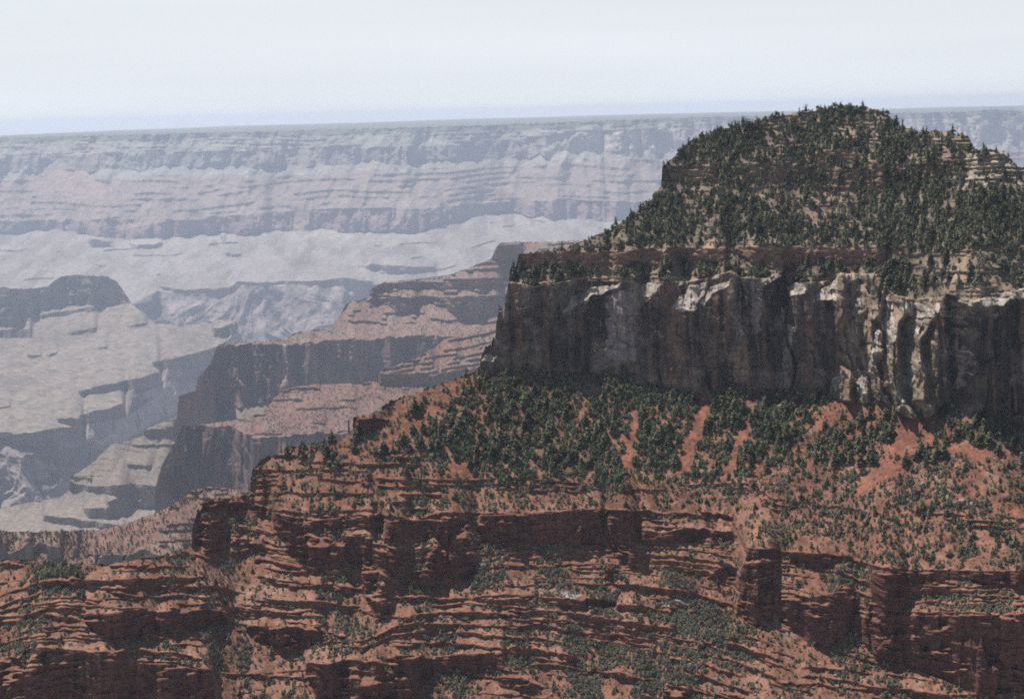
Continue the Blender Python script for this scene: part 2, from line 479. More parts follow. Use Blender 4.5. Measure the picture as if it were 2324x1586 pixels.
# benches above it
up = (~below) & (V <= ctop_v)
S[up] = (37 + 6 * fbm2(X / 40, Y / 40, 52, 3))[up]
w4 = V / 9.0 + 0.5 * fbm2(X / 60, Z / 40, 53, 3)
fr4 = w4 - np.floor(w4)
bench = up & (V > dlow_v) & (fr4 < 0.42) & (fbm2(X / 35, np.floor(w4) * 4, 54, 3) > -0.25 + 0.5 * sstep(1420, 1600, U))
S[bench] = 92
small = up & (V <= dlow_v) & (V > etop_v) & (fbm2(X / 18, Z / 30, 55, 3) > -0.35)
S[small] = 81
crown = up & (V <= flow_v) & (V > gtop_v)
cl = crown & ((fr4 < 0.7) & (fbm2(X / 28, np.floor(w4) * 3, 56, 3) > -0.35))
S[crown] = 40; S[cl] = 86
topl = up & (V <= gtop_v + 3) & (fr4 < 0.38) & (fbm2(X / 30, np.floor(w4) * 4, 57, 3) > 0.15)
S[topl] = 88
slopel = up & (V <= etop_v) & (V > flow_v) & (fr4 < 0.34) & (fbm2(X / 30, np.floor(w4) * 4, 58, 3) > 0.42)
S[slopel] = 88
rim = up & (U > 2190) & (V < 420) & (fr4 < 0.55) & (fbm2(X / 25, np.floor(w4) * 4, 59, 3) > -0.2)
S[rim] = 93
S[up & (U > 2190) & (V < 420) & ~rim] = 26

CLIFFS = [
 [(190,1402),(280,1386),(500,1386),(522,1420),(430,1426),(350,1436),(290,1452),(260,1456),(210,1432)],
 [(556,1420),(720,1419),(742,1440),(700,1470),(640,1478),(580,1456)],
 [(-40,1520),(30,1490),(60,1512),(170,1500),(300,1502),(420,1512),(480,1520),(490,1660),(-40,1660)],
 [(100,1478),(280,1480),(300,1492),(160,1494),(60,1505)],
 [(690,1502),(860,1499),(880,1520),(945,1556),(930,1600),(720,1592),(690,1532)],
 [(880,1492),(1000,1486),(1140,1482),(1152,1528),(1040,1520),(990,1522),(962,1546),(950,1578),(930,1570),(900,1530)],
 [(820,1288),(858,1292),(880,1312),(892,1402),(850,1416),(826,1352)],
 [(980,1248),(1050,1253),(1080,1274),(1086,1302),(1000,1332),(925,1324),(935,1300),(970,1288)],
 [(1000,1174),(1060,1178),(1066,1240),(1000,1240)],
 [(620,1162),(700,1176),(862,1172),(862,1204),(740,1200),(620,1216)],
 [(640,1218),(680,1213),(760,1222),(840,1216),(852,1280),(820,1287),(700,1281),(650,1252)],
 [(462,1140),(560,1141),(602,1156),(602,1176),(530,1172),(470,1166)],[(456,1176),(508,1180),(514,1206),(444,1204)],[(440,1212),(512,1214),(512,1250),(470,1254),(440,1240)],
 [(530,1222),(600,1226),(604,1256),(520,1258)],
 [(872,1172),(1000,1182),(1000,1216),(950,1205),(880,1240)],
 [(880,1250),(930,1256),(924,1300),(900,1320),(884,1300)],
 [(1090,1168),(1210,1162),(1370,1157),(1374,1236),(1162,1238),(1100,1236),(1080,1202)],
 [(1374,1157),(1430,1162),(1446,1282),(1410,1286),(1386,1242)],
 [(1372,1292),(1396,1292),(1396,1340),(1374,1338)],
 [(1410,1160),(1470,1158),(1500,1166),(1462,1182),(1430,1190)],
 [(1456,1206),(1600,1200),(1670,1214),(1668,1230),(1456,1234)],
 [(1590,1162),(1664,1164),(1668,1186),(1600,1180)],
 [(1690,1246),(1770,1250),(1770,1269),(1690,1267)],
 [(1686,1276),(1757,1278),(1757,1410),(1722,1418),(1674,1392),(1676,1330)],
 [(1604,1312),(1630,1286),(1672,1286),(1668,1316),(1620,1322)],
 [(1768,1346),(1830,1352),(1900,1346),(1945,1340),(1936,1430),(1880,1470),(1850,1470),(1800,1430),(1768,1410)],
 [(1790,1263),(1912,1263),(1910,1286),(1840,1290),(1790,1280)],
 [(1978,1292),(2052,1297),(2052,1390),(1964,1398),(1976,1340)],
 [(1962,1398),(2060,1392),(2200,1400),(2370,1392),(2370,1572),(2200,1572),(2100,1522),(1985,1502),(1962,1452)],
 [(2050,1297),(2200,1296),(2328,1300),(2328,1330),(2200,1324),(2060,1331)],
 [(1310,1356),(1400,1361),(1400,1376),(1324,1375)],
 [(1506,1560),(1560,1566),(1580,1600),(1500,1600)],
 [(1120,1540),(1180,1536),(1240,1560),(1140,1566)],
 [(804,950),(846,944),(884,952),(846,976),(806,984)],
]
wu = U + 5 * fbm2(X / 9, Z / 9, 61, 3); wv = V + 4 * fbm2(X / 12 + 9, Z / 9, 62, 3)
cliff = np.zeros(U.shape, bool)
for p in CLIFFS:
    cliff |= inside(wu, wv, p)
patchy = (fbm2(X / 12, Z / 1.7, 63, 3) > 0.56 + .25 * vn2(X / 40, Z / 25, 92) + .12 * (U > 1640) - .28 * (U < 620) * (V < 1270))
big = cliff & ~patchy
S[cliff] = 84; S[cliff & (U < 620) & (V < 1270)] = 76; S[cliff & patchy] = 30
# pale slabs that lean back out of the wall
SLABS = [
 [(1277,712),(1307,665),(1362,647),(1412,641),(1407,649),(1352,672),(1312,692),(1284,714)],
 [(1452,670),(1462,646),(1500,644),(1490,660),(1470,684),(1462,688)],
 [(1522,697),(1562,652),(1602,642),(1597,672),(1572,706),(1542,706)],
 [(1590,690),(1612,652),(1657,636),(1652,648),(1618,672),(1596,696)],
 [(1787,650),(1827,646),(1827,664),(1787,676)],
 [(1852,668),(1868,650),(1897,643),(1897,684),(1858,682)],
 [(1677,646),(1683,670),(1688,762),(1680,764)],
 [(1772,700),(1786,694),(1782,730),(1798,740),(1796,790),(1788,840),(1776,830),(1784,760)],
 [(1912,840),(1896,900),(1884,902),(1890,860)],
 [(1942,680),(1952,676),(1958,740),(1944,770)],
 [(1944,860),(1958,850),(1966,890),(1952,908),(1940,890)],
 [(1996,690),(2008,660),(2022,690),(2034,760),(2020,790),(2004,780)],
 [(1984,760),(1998,745),(1996,800),(1972,860),(1964,846),(1980,800)],
 [(2034,684),(2080,690),(2136,690),(2128,718),(2090,722),(2050,712)],
 [(2060,720),(2094,730),(2080,770),(2056,764)],
 [(2040,812),(2064,806),(2082,850),(2060,900),(2042,930),(2034,880)],
 [(2086,800),(2112,816),(2104,860),(2090,840)],
 [(2217,684),(2250,674),(2292,676),(2280,692),(2240,700)],
 [(2250,712),(2264,706),(2258,724)],
 [(2287,668),(2330,656),(2330,674),(2290,680)],
 [(1094,816),(1110,802),(1128,812),(1124,820),(1104,822)],
]
slab = np.zeros(U.shape, bool)
wu2 = U + 4 * fbm2(X / 6, Z / 6, 64, 3); wv2 = V + 4 * fbm2(X / 6 + 3, Z / 6, 65, 3)
for p in SLABS:
    slab |= inside(wu2, wv2, p)
slab &= ~below
brow = wall & (V < ctop_v + 6 + 9 * cells2(X / 7, Z * 0, 96)) & (fbm2(X / 25, Z * 0, 97, 3) > -.25)
S[brow] = 46
S[slab] = (45 + 11 * fbm2(X / 5, Z / 5, 67, 3))[slab]
CHUTES = [
 [(1585,896),(1618,898),(1612,940),(1596,980),(1576,1030),(1556,1070),(1530,1085),(1548,1030),(1568,980),(1580,930)],
 [(1714,918),(1730,916),(1700,975),(1680,1020),(1650,1090),(1634,1090),(1664,1010),(1690,960)],
 [(1880,910),(1930,910),(1950,935),(1900,955),(1850,985),(1826,1030),(1790,1060),(1840,1000),(1870,940)],
 [(2035,935),(2080,945),(2112,980),(2118,1010),(2080,1030),(2010,1090),(1940,1140),(1930,1130),(1980,1060),(2030,990)],
 [(2150,1000),(2220,1010),(2260,1040),(2200,1050),(2140,1030)],
 [(2240,1130),(2324,1150),(2360,1190),(2300,1180)],
 [(1440,940),(1450,980),(1446,1040),(1425,1080),(1410,1060),(1425,1000)],
 [(1010,1050),(1062,1050),(1080,1090),(1020,1090)],
 [(940,950),(1000,905),(1060,862),(1078,860),(1010,925),(950,970),(900,1000),(850,1010),(880,985)],
 [(1740,1010),(1746,1016),(1712,1110),(1704,1110)],
]
chute = np.zeros(U.shape, bool)
wu3 = U + 9 * fbm2(X / 10, Z / 12, 66, 3)
for p in CHUTES:
    chute |= inside(wu3, V, p)
chute &= red

N.integrate(S, 45, 60, k=1.0, scale=0.02)
N.L = blur(N.L, 0, 1)
N.anchor(D_FOOT(N.u) * KN)
X, Y, Z = (a_ / KN for a_ in N.pos())
# --- relief: joints, buttresses, blocks and rubble, in metres
joint = ridge2(X / 22 + 0.4 * vn2(Z / 30, X / 60, 70), Z / 160, 71, 4)
cols = cells2(X / 8, Z / 60, 72) + 0.6 * cells2(X / 3.2, Z / 25, 73)
wn = 3.0 * fbm2(X / 45, Z / 140, 74, 4) + 1.1 * joint + 0.9 * cols + 0.5 * fbm2(X / 4, Z / 7, 75, 3)
def saw(lam, seed, zl):
    p = X / lam + .55 * fbm2(X / (lam * 2), Z / zl, seed, 3)
    f = p - np.floor(p); k = hash2(np.floor(p).astype(np.int64), (np.floor(p) * 0).astype(np.int64), seed)
    return -(.35 + .9 * k) * np.where(f < .72, f / .72, (1 - f) / .28)
wn += fins * (13 * saw(13, 77, 28) + 5 * saw(5.5, 78, 14) + 2.0 * cells2(X / 6, Z / 22, 79) + 1.3 * cells2(X / 2.8, Z / 8, 93)) + (1 - fins) * (4.5 * saw(27, 68, 60) + 2.0 * saw(9, 69, 40))
crack = ridge2(X / 17 + .35 * fbm2(Z / 45, X / 60, 94, 2), Z / 260, 95, 2)
wn += 6.5 * sstep(.72, .86, crack) + 2.5 * (cells2(X / 15, Z / 17, 115) > .45) + 1.3 * cells2(X / 6, Z / 6, 116)
ds = np.where(wall, wn, 0)
lw = (ledge & low) | thin | thin2 | bench | small | cl | topl | rim
blocks = cells2(X / 6.0, W * 1.0, 80) * 1.5 + cells2(X / 2.6, W * 2.0, 81) * 0.9
blk4 = cells2(X / 6.0, w4 * 1.0, 82) * 1.3 + cells2(X / 2.6, w4 * 2.0, 83) * 0.8
blk = np.where(low, blocks, blk4)
ds += np.where(lw & ~cliff, blk, 0)
ds += np.where(big, 2.4 * cells2(X / 9, Z / 40, 84) + 1.2 * cells2(X / 3.5, Z / 9, 85) + 1.0 * cells2(X / 16, Z / 2.4, 91) + 2.2 * fbm2(X / 30, Z / 60, 86, 3), 0)
soil = ~(wall | lw | cliff)
ds += np.where(soil, 0.7 * fbm2(X / 5, Y / 5, 87, 3) + 1.5 * ridge2(X / 40, Y / 90, 88, 3), 0)
spur = 7.0 * fbm2(X / 75, Z / 400, 89, 3)
ds += np.where(below, spur * sstep(1060, 1200, V), 0)
ds += np.where(slab, 1.2 * fbm2(X / 5, Z / 5, 90, 3) - 1.5, 0)
ds = np.where(wall, ds, 0.5 * ds + 0.5 * blur(ds, 1, 1))
N.D = N.D + ds * KN
X, Y, Z = (a_ / KN for a_ in N.pos())

# --- colours of the rocks and soils
TAN, HERMIT, SUPAI, SUPAI2 = C(.21, .16, .115), C(.20, .092, .06), C(.215, .102, .066), C(.13, .058, .04)
GREYW, PINK, PALE, DARK = C(.155, .115, .09), C(.19, .105, .075), C(.40, .345, .275), C(.05, .04, .036)
T = np.zeros(U.shape + (3,), np.float32) + HERMIT
n1 = fbm2(X / 18, Y / 18, 101, 4); n2 = fbm2(X / 5, Z / 3, 102, 3)
lowf = sstep(1090, 1200, V) * (V > J1(U) - 20)
paint(T, lowf, SUPAI)
paint(T, below * sstep(-.1, .6, n1) * (1 - .5 * lowf), C(.21, .125, .085), .6)
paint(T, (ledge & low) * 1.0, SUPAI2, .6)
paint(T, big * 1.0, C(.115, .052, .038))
paint(T, up * 1.0, TAN)
paint(T, up * sstep(0, .8, n1), C(.30, .19, .13), .6)
paint(T, (small | cl) * 1.0, PINK, .8)
paint(T, (bench | topl | rim) * 1.0, C(.24, .185, .14), .8); paint(T, up * (U > 2190) * (V < 420) * (~rim), C(.36, .30, .23), .8)
strk = fbm2(X / 3.5, Z / 90, 103, 4); strk2 = fbm2(X / 12, Z / 200, 104, 3)
paint(T, wall * 1.0, GREYW)
paint(T, wall * sstep(-.2, .7, fbm2(X / 40, Z / 40, 105, 3)), PINK, .7)
pat = sstep(-.5, .5, fbm2(X / 35, Z / 50, 110, 3))
paint(T, wall * sstep(.05, .55, strk) * pat, DARK, .85)
paint(T, wall * sstep(.2, .6, fbm2(X / 14, Z / 16, 111, 4)), DARK, .7)
paint(T, wall * sstep(.35, .6, fbm2(X / 30, Z / 1.6, 112, 3)), DARK, .45)
paint(T, wall * sstep(.0, .5, strk2), DARK, .6)
RECESS_SHADE = [([(1255,685),(1372,672),(1376,830),(1245,838)], .6), ([(1452,690),(1522,702),(1532,862),(1462,852)], .55), ([(1604,690),(1668,680),(1672,884),(1600,884)], .5),
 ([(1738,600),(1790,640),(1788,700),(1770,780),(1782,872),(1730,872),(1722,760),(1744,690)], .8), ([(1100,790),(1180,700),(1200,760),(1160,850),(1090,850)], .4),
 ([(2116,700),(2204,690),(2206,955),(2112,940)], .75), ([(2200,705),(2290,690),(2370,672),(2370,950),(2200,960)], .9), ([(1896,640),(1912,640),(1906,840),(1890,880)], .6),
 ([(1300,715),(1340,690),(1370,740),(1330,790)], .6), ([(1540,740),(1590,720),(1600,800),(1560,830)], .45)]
for pv, av in RECESS_SHADE:  # shade of alcoves, cracks and recesses, painted dark into the wall colour
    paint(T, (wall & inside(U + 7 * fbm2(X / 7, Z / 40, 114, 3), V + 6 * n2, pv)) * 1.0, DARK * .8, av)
pan = cells2(X / 11 + .15 * Z / 30, Z / 150, 98)
T = np.where(wall[..., None], T * (1 + .38 * pan + .2 * cells2(X / 4.5, Z / 40, 99))[..., None], T).astype(np.float32)
paint(T, wall * sstep(.72, .88, crack), DARK, .8)
paint(T, brow * 1.0, C(.36, .30, .235), .85)
paint(T, wall * fins, C(.40, .30, .215), .6); paint(T, wall * sstep(.1, .6, fbm2(X / 16, Z / 22, 108, 3)), C(.25, .20, .155), .45)
paint(T, wall * sstep(.25, .6, fbm2(X / 5, Z / 80, 109, 3)), C(.22, .125, .085), .5)
panel = inside(U + 6 * n2, V, [(1380,672),(1444,650),(1450,820),(1376,815)]) | inside(U + 5 * n2, V, [(1702,640),(1724,640),(1726,750),(1706,760)])
paint(T, panel * (1 - .5 * sstep(0, .6, strk)), C(.30, .24, .22), .8)
paint(T, inside(U + 4 * n2, V, [(1682,765),(1667,805),(1664,868),(1700,868),(1697,795)]) * 1.0, C(.26, .16, .11), .9)
paint(T, slab * 1.0, PALE, .95); paint(T, slab * sstep(.1, .6, fbm2(X / 2.5, Z / 5, 107, 3)), C(.20, .165, .14), .7)
paint(T, chute * 1.0, C(.215, .088, .055), .9)
paint(T, (soil & low) * sstep(.2, .7, fbm2(X / 12, Y / 12, 106, 3)), C(.25, .15, .11), .6)
paint(T, inside(wu2, wv2, [(1262,1346),(1290,1340),(1322,1350),(1300,1358),(1266,1354)]) * 1.0, C(.36, .31, .27), .85)
paint(T, inside(wu2, wv2, [(1500,1362),(1560,1360),(1580,1366),(1574,1376),(1500,1372)]) * 1.0, C(.5, .38, .3), .8)
rill = fbm2((X + .25 * Y) / 6, Y / 60, 113, 3)
T *= (1 + .22 * n2 + .14 * n1 + np.where(soil & ~low, .22 * rill, 0))[..., None]
T = np.clip(T, .01, .85)
wallrows = None
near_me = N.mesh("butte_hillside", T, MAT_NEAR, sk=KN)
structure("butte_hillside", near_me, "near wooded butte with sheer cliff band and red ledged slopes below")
NEAR = dict(U=U, V=V, P=np.stack(N.pos(), -1), S=S, wall=wall, cliff=cliff, below=below, low=low, red=red, chute=chute, slab=slab, lw=lw, up=up)
#==MID==
# ================================================================== the middle ridges, the plateau and the far wall
def ledgy(P, S, spacing, seed, sel, frac=0.33, thr=0.0, steep=76, xs=60.0, guide=None):
    X, Y, Z = P.pos()
    vv = P.V if guide is None else (P.V - guide(P.U))
    w = vv / spacing + 0.5 * fbm2(X / (xs * 2), Z / xs, seed, 3)
    k = np.floor(w)
    msk = sel & ((w - k) < frac) & (fbm2(X / xs, k * 4.1, seed + 1, 3) > thr)
    S[msk] = steep
    return msk

def poly(P, pts, a=3.0, xs=20.0, seed=200):
    X, Y, Z = P.pos()
    wu = P.U + a * fbm2(X / xs, Z / xs, seed, 3); wv = P.V + a * .7 * fbm2(X / xs + 9, Z / xs, seed + 1, 3)
    r = np.zeros(P.U.shape, bool)
    for p in pts: r |= inside(wu, wv, p)
    return r

def settle(P, S0, D_of, at_v=None, **kw):
    P.integrate(S0, **kw)
    P.anchor(D_of, at_v)

def z_line(P, f, z):
    v = f(P.u)
    te = rays(P.u, v)[2]
    return z / te, v

RED, WALLC, BEIGE, CRAG = C(.215, .125, .095), C(.17, .10, .08), C(.215, .172, .14), C(.25, .20, .185)

def saw2(X, Z, lam, seed, zl):
    p = X / lam + .55 * fbm2(X / (lam * 2), Z / zl, seed, 3)
    f = p - np.floor(p); k = hash2(np.floor(p).astype(np.int64), (np.floor(p) * 0).astype(np.int64), seed)
    return -(.3 + .9 * k) * np.where(f < .72, f / .72, (1 - f) / .28)

# ---- red slope just behind the near ledges
A = Patch(-36, 640, 480, 150, line([(-40,1206),(0,1206),(100,1207),(220,1202),(280,1190),(350,1165),(400,1140),(420,1124),(436,1112),(480,1104),(520,1108),(560,1113),(640,1125)]), line([(-40,1335),(640,1335)]), left=-400)
S = np.full(A.U.shape, 31.0)
settle(A, S, np.full(A.u.shape, 1850.0))
cl1 = poly(A, [[(-40,1216),(60,1222),(110,1236),(178,1250),(178,1266),(100,1272),(-40,1276)],[(200,1262),(330,1250),(420,1262),(420,1300),(200,1290)]], 6, 14, 210)
cl1 &= fbm2(A.pos()[0] / 14, A.pos()[2] / 10, 213, 3) < .25
S[cl1] = 82
ld = ledgy(A, S, 12, 212, ~cl1 & (A.U > 360), thr=-.1, xs=30)
A.integrate(S, 12, 30); A.anchor(np.full(A.u.shape, 1850.0))
X, Y, Z = A.pos()
A.D += np.where(cl1, 2.5 * cells2(X / 8, Z / 20, 214) + 2 * fbm2(X / 20, Z / 40, 215, 3), 0) + np.where(ld, 1.5 * cells2(X / 5, Z / 3, 216), 0) + 3 * fbm2(X / 60, Z / 120, 217, 3)
T = np.zeros(A.U.shape + (3,), np.float32) + RED
paint(T, cl1 * 1.0, C(.20, .16, .14)); paint(T, ld * 1.0, SUPAI2, .5)
paint(T, sstep(0, .7, fbm2(X / 30, Y / 30, 218, 3)), C(.26, .185, .145), .7)
T *= (1 + .15 * fbm2(X / 6, Y / 6, 219, 3))[..., None]
structure("red_slope", A.mesh("red_slope", T, MAT_MID), "dusty red slope with low grey cliff behind the foreground ledges")
AA = dict(U=A.U, V=A.V, P=np.stack(A.pos(), -1), ok=~cl1)

# ---- nearer promontory
B = Patch(352, 1235, 640, 340, line([(350,1108),(355,1098),(362,1070),(372,1045),(398,1002),(411,972),(418,966),(450,964),(500,957),(560,948),(598,934),(612,915),(626,895),(645,882),(700,873),(825,868),(850,863),(857,849),(868,840),(930,818),(960,802),(990,787),(1000,772),(1060,758),(1130,746),(1240,740)]), line([(350,1190),(1240,1190)]))
EDGE_B = line([(350,1010),(411,974),(450,967),(525,970),(575,991),(700,985),(820,977),(1000,962),(1240,950)])
S = np.full(B.U.shape, 27.0)
D_B, v_B = z_line(B, EDGE_B, -640.0)
S[B.V > EDGE_B(B.U)] = 80
settle(B, S, D_B, v_B, rb=15, cb=30)
wallB = poly(B, [[(405,960),(450,966),(525,969),(577,991),(574,1060),(562,1140),(400,1136),(352,1100),(366,1050),(392,1002)],[(573,991),(700,985),(820,977),(1000,962),(1000,1010),(800,1040),(573,1150)]], 6, 22, 220)
S[:] = 27.0
S[wallB] = 78
ldw = ledgy(B, S, 15, 263, wallB, frac=.22, thr=.25, xs=40, steep=44)
S[(B.V > EDGE_B(B.U)) & ~wallB] = 42
steps = poly(B, [[(854,846),(980,851),(1060,836),(1090,852),(1000,872),(862,873)]], 3, 16, 222)
S[steps] = 78
GU = line([(640,880),(860,846),(1240,790)])
ld = ledgy(B, S, 11, 224, (B.V < 868) & (B.U > 850) & ~steps, frac=.4, thr=-.3, xs=50, guide=GU, steep=88)
ld |= ledgy(B, S, 17, 226, (B.V >= 868) & ~wallB & (B.V < EDGE_B(B.U)), frac=.22, thr=.25, xs=60)
B.integrate(S, 15, 30); B.anchor(D_B, v_B)
X, Y, Z = B.pos()
stB = fbm2(X / 7, Z / 160, 230, 4)
B.D += np.where(wallB, 20 * saw2(X, Z, 48, 238, 90) + 7 * saw2(X, Z, 17, 239, 60) + 13 * fbm2(X / 60, Z / 160, 231, 4) + 5.0 * ridge2(X / 28, Z / 150, 232, 3) + 1.5 * cells2(X / 10, Z / 60, 233), 0) + np.where(ld | steps, 2.5 * cells2(X / 10, Z / 5, 234), 0) + np.where(~wallB, 5 * fbm2(X / 90, Y / 160, 235, 3), 0)
T = np.zeros(B.U.shape + (3,), np.float32) + RED
paint(T, wallB * 1.0, WALLC); paint(T, wallB * sstep(.1, .6, stB), C(.09, .065, .06), .7); paint(T, wallB * sstep(.2, .7, -stB), C(.29, .18, .145), .7); paint(T, wallB * sstep(.1, .6, fbm2(B.pos()[0] / 40, B.pos()[2] / 40, 247, 3)), C(.085, .06, .055), .6)
paint(T, (ld | steps) * 1.0, C(.22, .12, .09), .7)
X, Y, Z = B.pos()
paint(T, (~wallB) * sstep(0, .7, fbm2(X / 50, Y / 50, 236, 3)), C(.25, .185, .145), .6)
paint(T, ((B.V > EDGE_B(B.U)) & ~wallB) * 1.0, BEIGE, .8)
T *= (1 + .15 * fbm2(X / 9, Y / 9, 237, 3))[..., None]
structure("near_promontory", B.mesh("near_promontory", T, MAT_MID), "red walled promontory jutting left behind the wooded butte")
BB = dict(U=B.U, V=B.V, P=np.stack(B.pos(), -1), ok=~(wallB | steps | ld) & (B.V < EDGE_B(B.U)))

# ---- farther promontory with stepped ridge
M = Patch(394, 1360, 680, 400, line([(390,962),(397,958),(402,948),(405,899),(444,887),(450,857),(478,825),(486,800),(495,782),(560,777),(650,771),(668,756),(750,744),(766,725),(785,691),(800,683),(836,677),(841,657),(870,641),(920,637),(1000,631),(1055,612),(1115,587),(1126,563),(1134,551),(1180,549),(1230,550),(1300,546),(1370,550)]), line([(390,1000),(1370,1000)]))
EDGE_M = line([(390,905),(450,850),(495,783),(640,782),(750,773),(850,767),(1000,765),(1370,745)])
BASE_M = line([(390,956),(402,955),(450,928),(500,919),(545,922),(590,911),(620,899),(645,882),(700,876),(860,870),(1370,850)])
S = np.full(M.U.shape, 29.0)
S[M.V > EDGE_M(M.U)] = 81
D_M, v_M = z_line(M, EDGE_M, -640.0)
settle(M, S, D_M, v_M, rb=15, cb=30)
wallM = (M.V > EDGE_M(M.U) + 5 * fbm2(M.pos()[0] / 20, M.pos()[2] * 0, 240, 3)) & (M.V < BASE_M(M.U) + 7 * fbm2(M.pos()[0] / 25, M.pos()[2] * 0, 241, 3))
S[:] = 29.0
S[wallM] = 78
ldw = ledgy(M, S, 13, 261, wallM, frac=.22, thr=.25, xs=60, steep=44)
apr = (M.V >= BASE_M(M.U)) & ~wallM
S[apr] = 33
bandsM = poly(M, [[(868,643),(930,640),(1140,637),(1140,652),(1000,655),(868,658)],[(836,677),(1130,671),(1130,680),(950,687),(940,706),(915,719),(895,706),(880,691),(836,691)],[(1008,684),(1140,681),(1140,700),(1082,723),(1040,723),(1014,701)],[(1055,613),(1140,606),(1140,612),(1060,618)],[(1128,558),(1180,553),(1180,588),(1118,592)],[(838,655),(870,645),(870,662),(842,672)]], 3, 25, 242)
S[bandsM] = 80
ld = ledgy(M, S, 12, 244, (M.V < 735) & (M.U > 790) & ~bandsM & ~wallM, frac=.34, thr=-.05, xs=80, steep=88)
M.integrate(S, 15, 30); M.anchor(D_M, v_M)
X, Y, Z = M.pos()
stM = fbm2(X / 9, Z / 200, 250, 4)
M.D += np.where(wallM, 30 * saw2(X, Z, 75, 269, 130) + 10 * saw2(X, Z, 24, 249, 80) + 26 * fbm2(X / 110, Z / 220, 251, 4) + 8 * ridge2(X / 45, Z / 200, 252, 3) + 2 * cells2(X / 14, Z / 80, 253), 0) + np.where(ld | bandsM, 4 * cells2(X / 16, Z / 8, 254) + 6 * fbm2(X / 60, Z / 60, 255, 3), 0) + np.where(~wallM, 10 * fbm2(X / 120, Y / 300, 256, 3), 0) + np.where(apr, 12 * ridge2(X / 60, Y / 400, 257, 3), 0)
T = np.zeros(M.U.shape + (3,), np.float32) + C(.24, .15, .118)
paint(T, wallM * 1.0, C(.19, .11, .09)); paint(T, wallM * sstep(.1, .6, stM), C(.10, .07, .065), .7); paint(T, wallM * sstep(.2, .7, -stM), C(.30, .19, .155), .7); paint(T, wallM * sstep(.1, .6, fbm2(M.pos()[0] / 60, M.pos()[2] / 60, 248, 3)), C(.09, .07, .065), .6)
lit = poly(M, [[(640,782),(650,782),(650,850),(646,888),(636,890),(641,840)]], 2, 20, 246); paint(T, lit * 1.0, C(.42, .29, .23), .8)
paint(T, (ld | bandsM) * 1.0, C(.20, .115, .09), .7)
X, Y, Z = M.pos()
paint(T, (~wallM & ~apr) * sstep(0, .7, fbm2(X / 60, Y / 60, 258, 3)), C(.25, .185, .145), .6)
paint(T, apr * 1.0, BEIGE)
T *= (1 + .15 * fbm2(X / 11, Y / 11, 259, 3))[..., None]
structure("far_promontory", M.mesh("far_promontory", T, MAT_MID), "hazier red walled promontory under a stepped ridge")
MM = dict(U=M.U, V=M.V, P=np.stack(M.pos(), -1), ok=~(wallM | bandsM | ld | apr))

# ---- pale slopes and benches below the promontories
E = Patch(-36, 640, 460, 260, line([(-40,1162),(0,1154),(65,1139),(135,1129),(158,1112),(154,1096),(165,1079),(205,1054),(250,1009),(310,994),(325,989),(330,973),(400,944),(450,926),(640,900)]), line([(-40,1250),(640,1250)]), left=-400)
S = np.full(E.U.shape, 26.0)
flat = sstep(1150, 1120, E.V + 0.15 * E.U)
S = 8 + 19 * sstep(1165, 1115, E.V + 0.12 * (E.U - 150))
ANCH_E = line([(-40,1200),(640,1200)])
D_E, v_E = z_line(E, ANCH_E, -1130.0)
settle(E, S, D_E, v_E, rb=15, cb=30)
clE = poly(E, [[(155,1091),(190,1101),(297,1101),(302,1120),(270,1126),(205,1112),(158,1109)],[(297,1097),(345,1100),(410,1120),(410,1152),(330,1153),(297,1148)],[(240,1136),(297,1128),(297,1160),(245,1176),(200,1173),(192,1160),(192,1152),(240,1150)],[(98,1168),(150,1173),(282,1191),(276,1200),(160,1192),(100,1182)],[(325,976),(410,969),(410,988),(330,989)],[(300,1010),(400,1006),(400,1012),(310,1015)],[(285,1052),(345,1053),(335,1060),(292,1058)],[(165,1080),(205,1082),(205,1090),(168,1088)]], 3, 22, 260)
S[clE] = 80
ld = ledgy(E, S, 12, 262, (E.V < 1080) & ~clE, frac=.2, thr=.3, xs=90, steep=60)
E.integrate(S, 15, 30); E.anchor(D_E, v_E)
X, Y, Z = E.pos()
E.D += np.where(clE, 4 * cells2(X / 14, Z / 20, 264) + 5 * fbm2(X / 60, Z / 60, 265, 3), 0) + np.where(~clE, 10 * ridge2(X / 70, Y / 300, 266, 3), 0)
T = np.zeros(E.U.shape + (3,), np.float32) + BEIGE
paint(T, clE * 1.0, C(.20, .16, .13)); paint(T, ld * 1.0, C(.25, .21, .16), .5)
paint(T, (~clE) * sstep(0, .6, fbm2(X / 60, Y / 80, 267, 4)), C(.22, .18, .14), .6)
T *= (1 + .16 * fbm2(X / 14, Y / 14, 268, 3))[..., None]
structure("pale_benches", E.mesh("pale_benches", T, MAT_MID, sk=1.2), "pale slopes and low cliffs below the promontories")

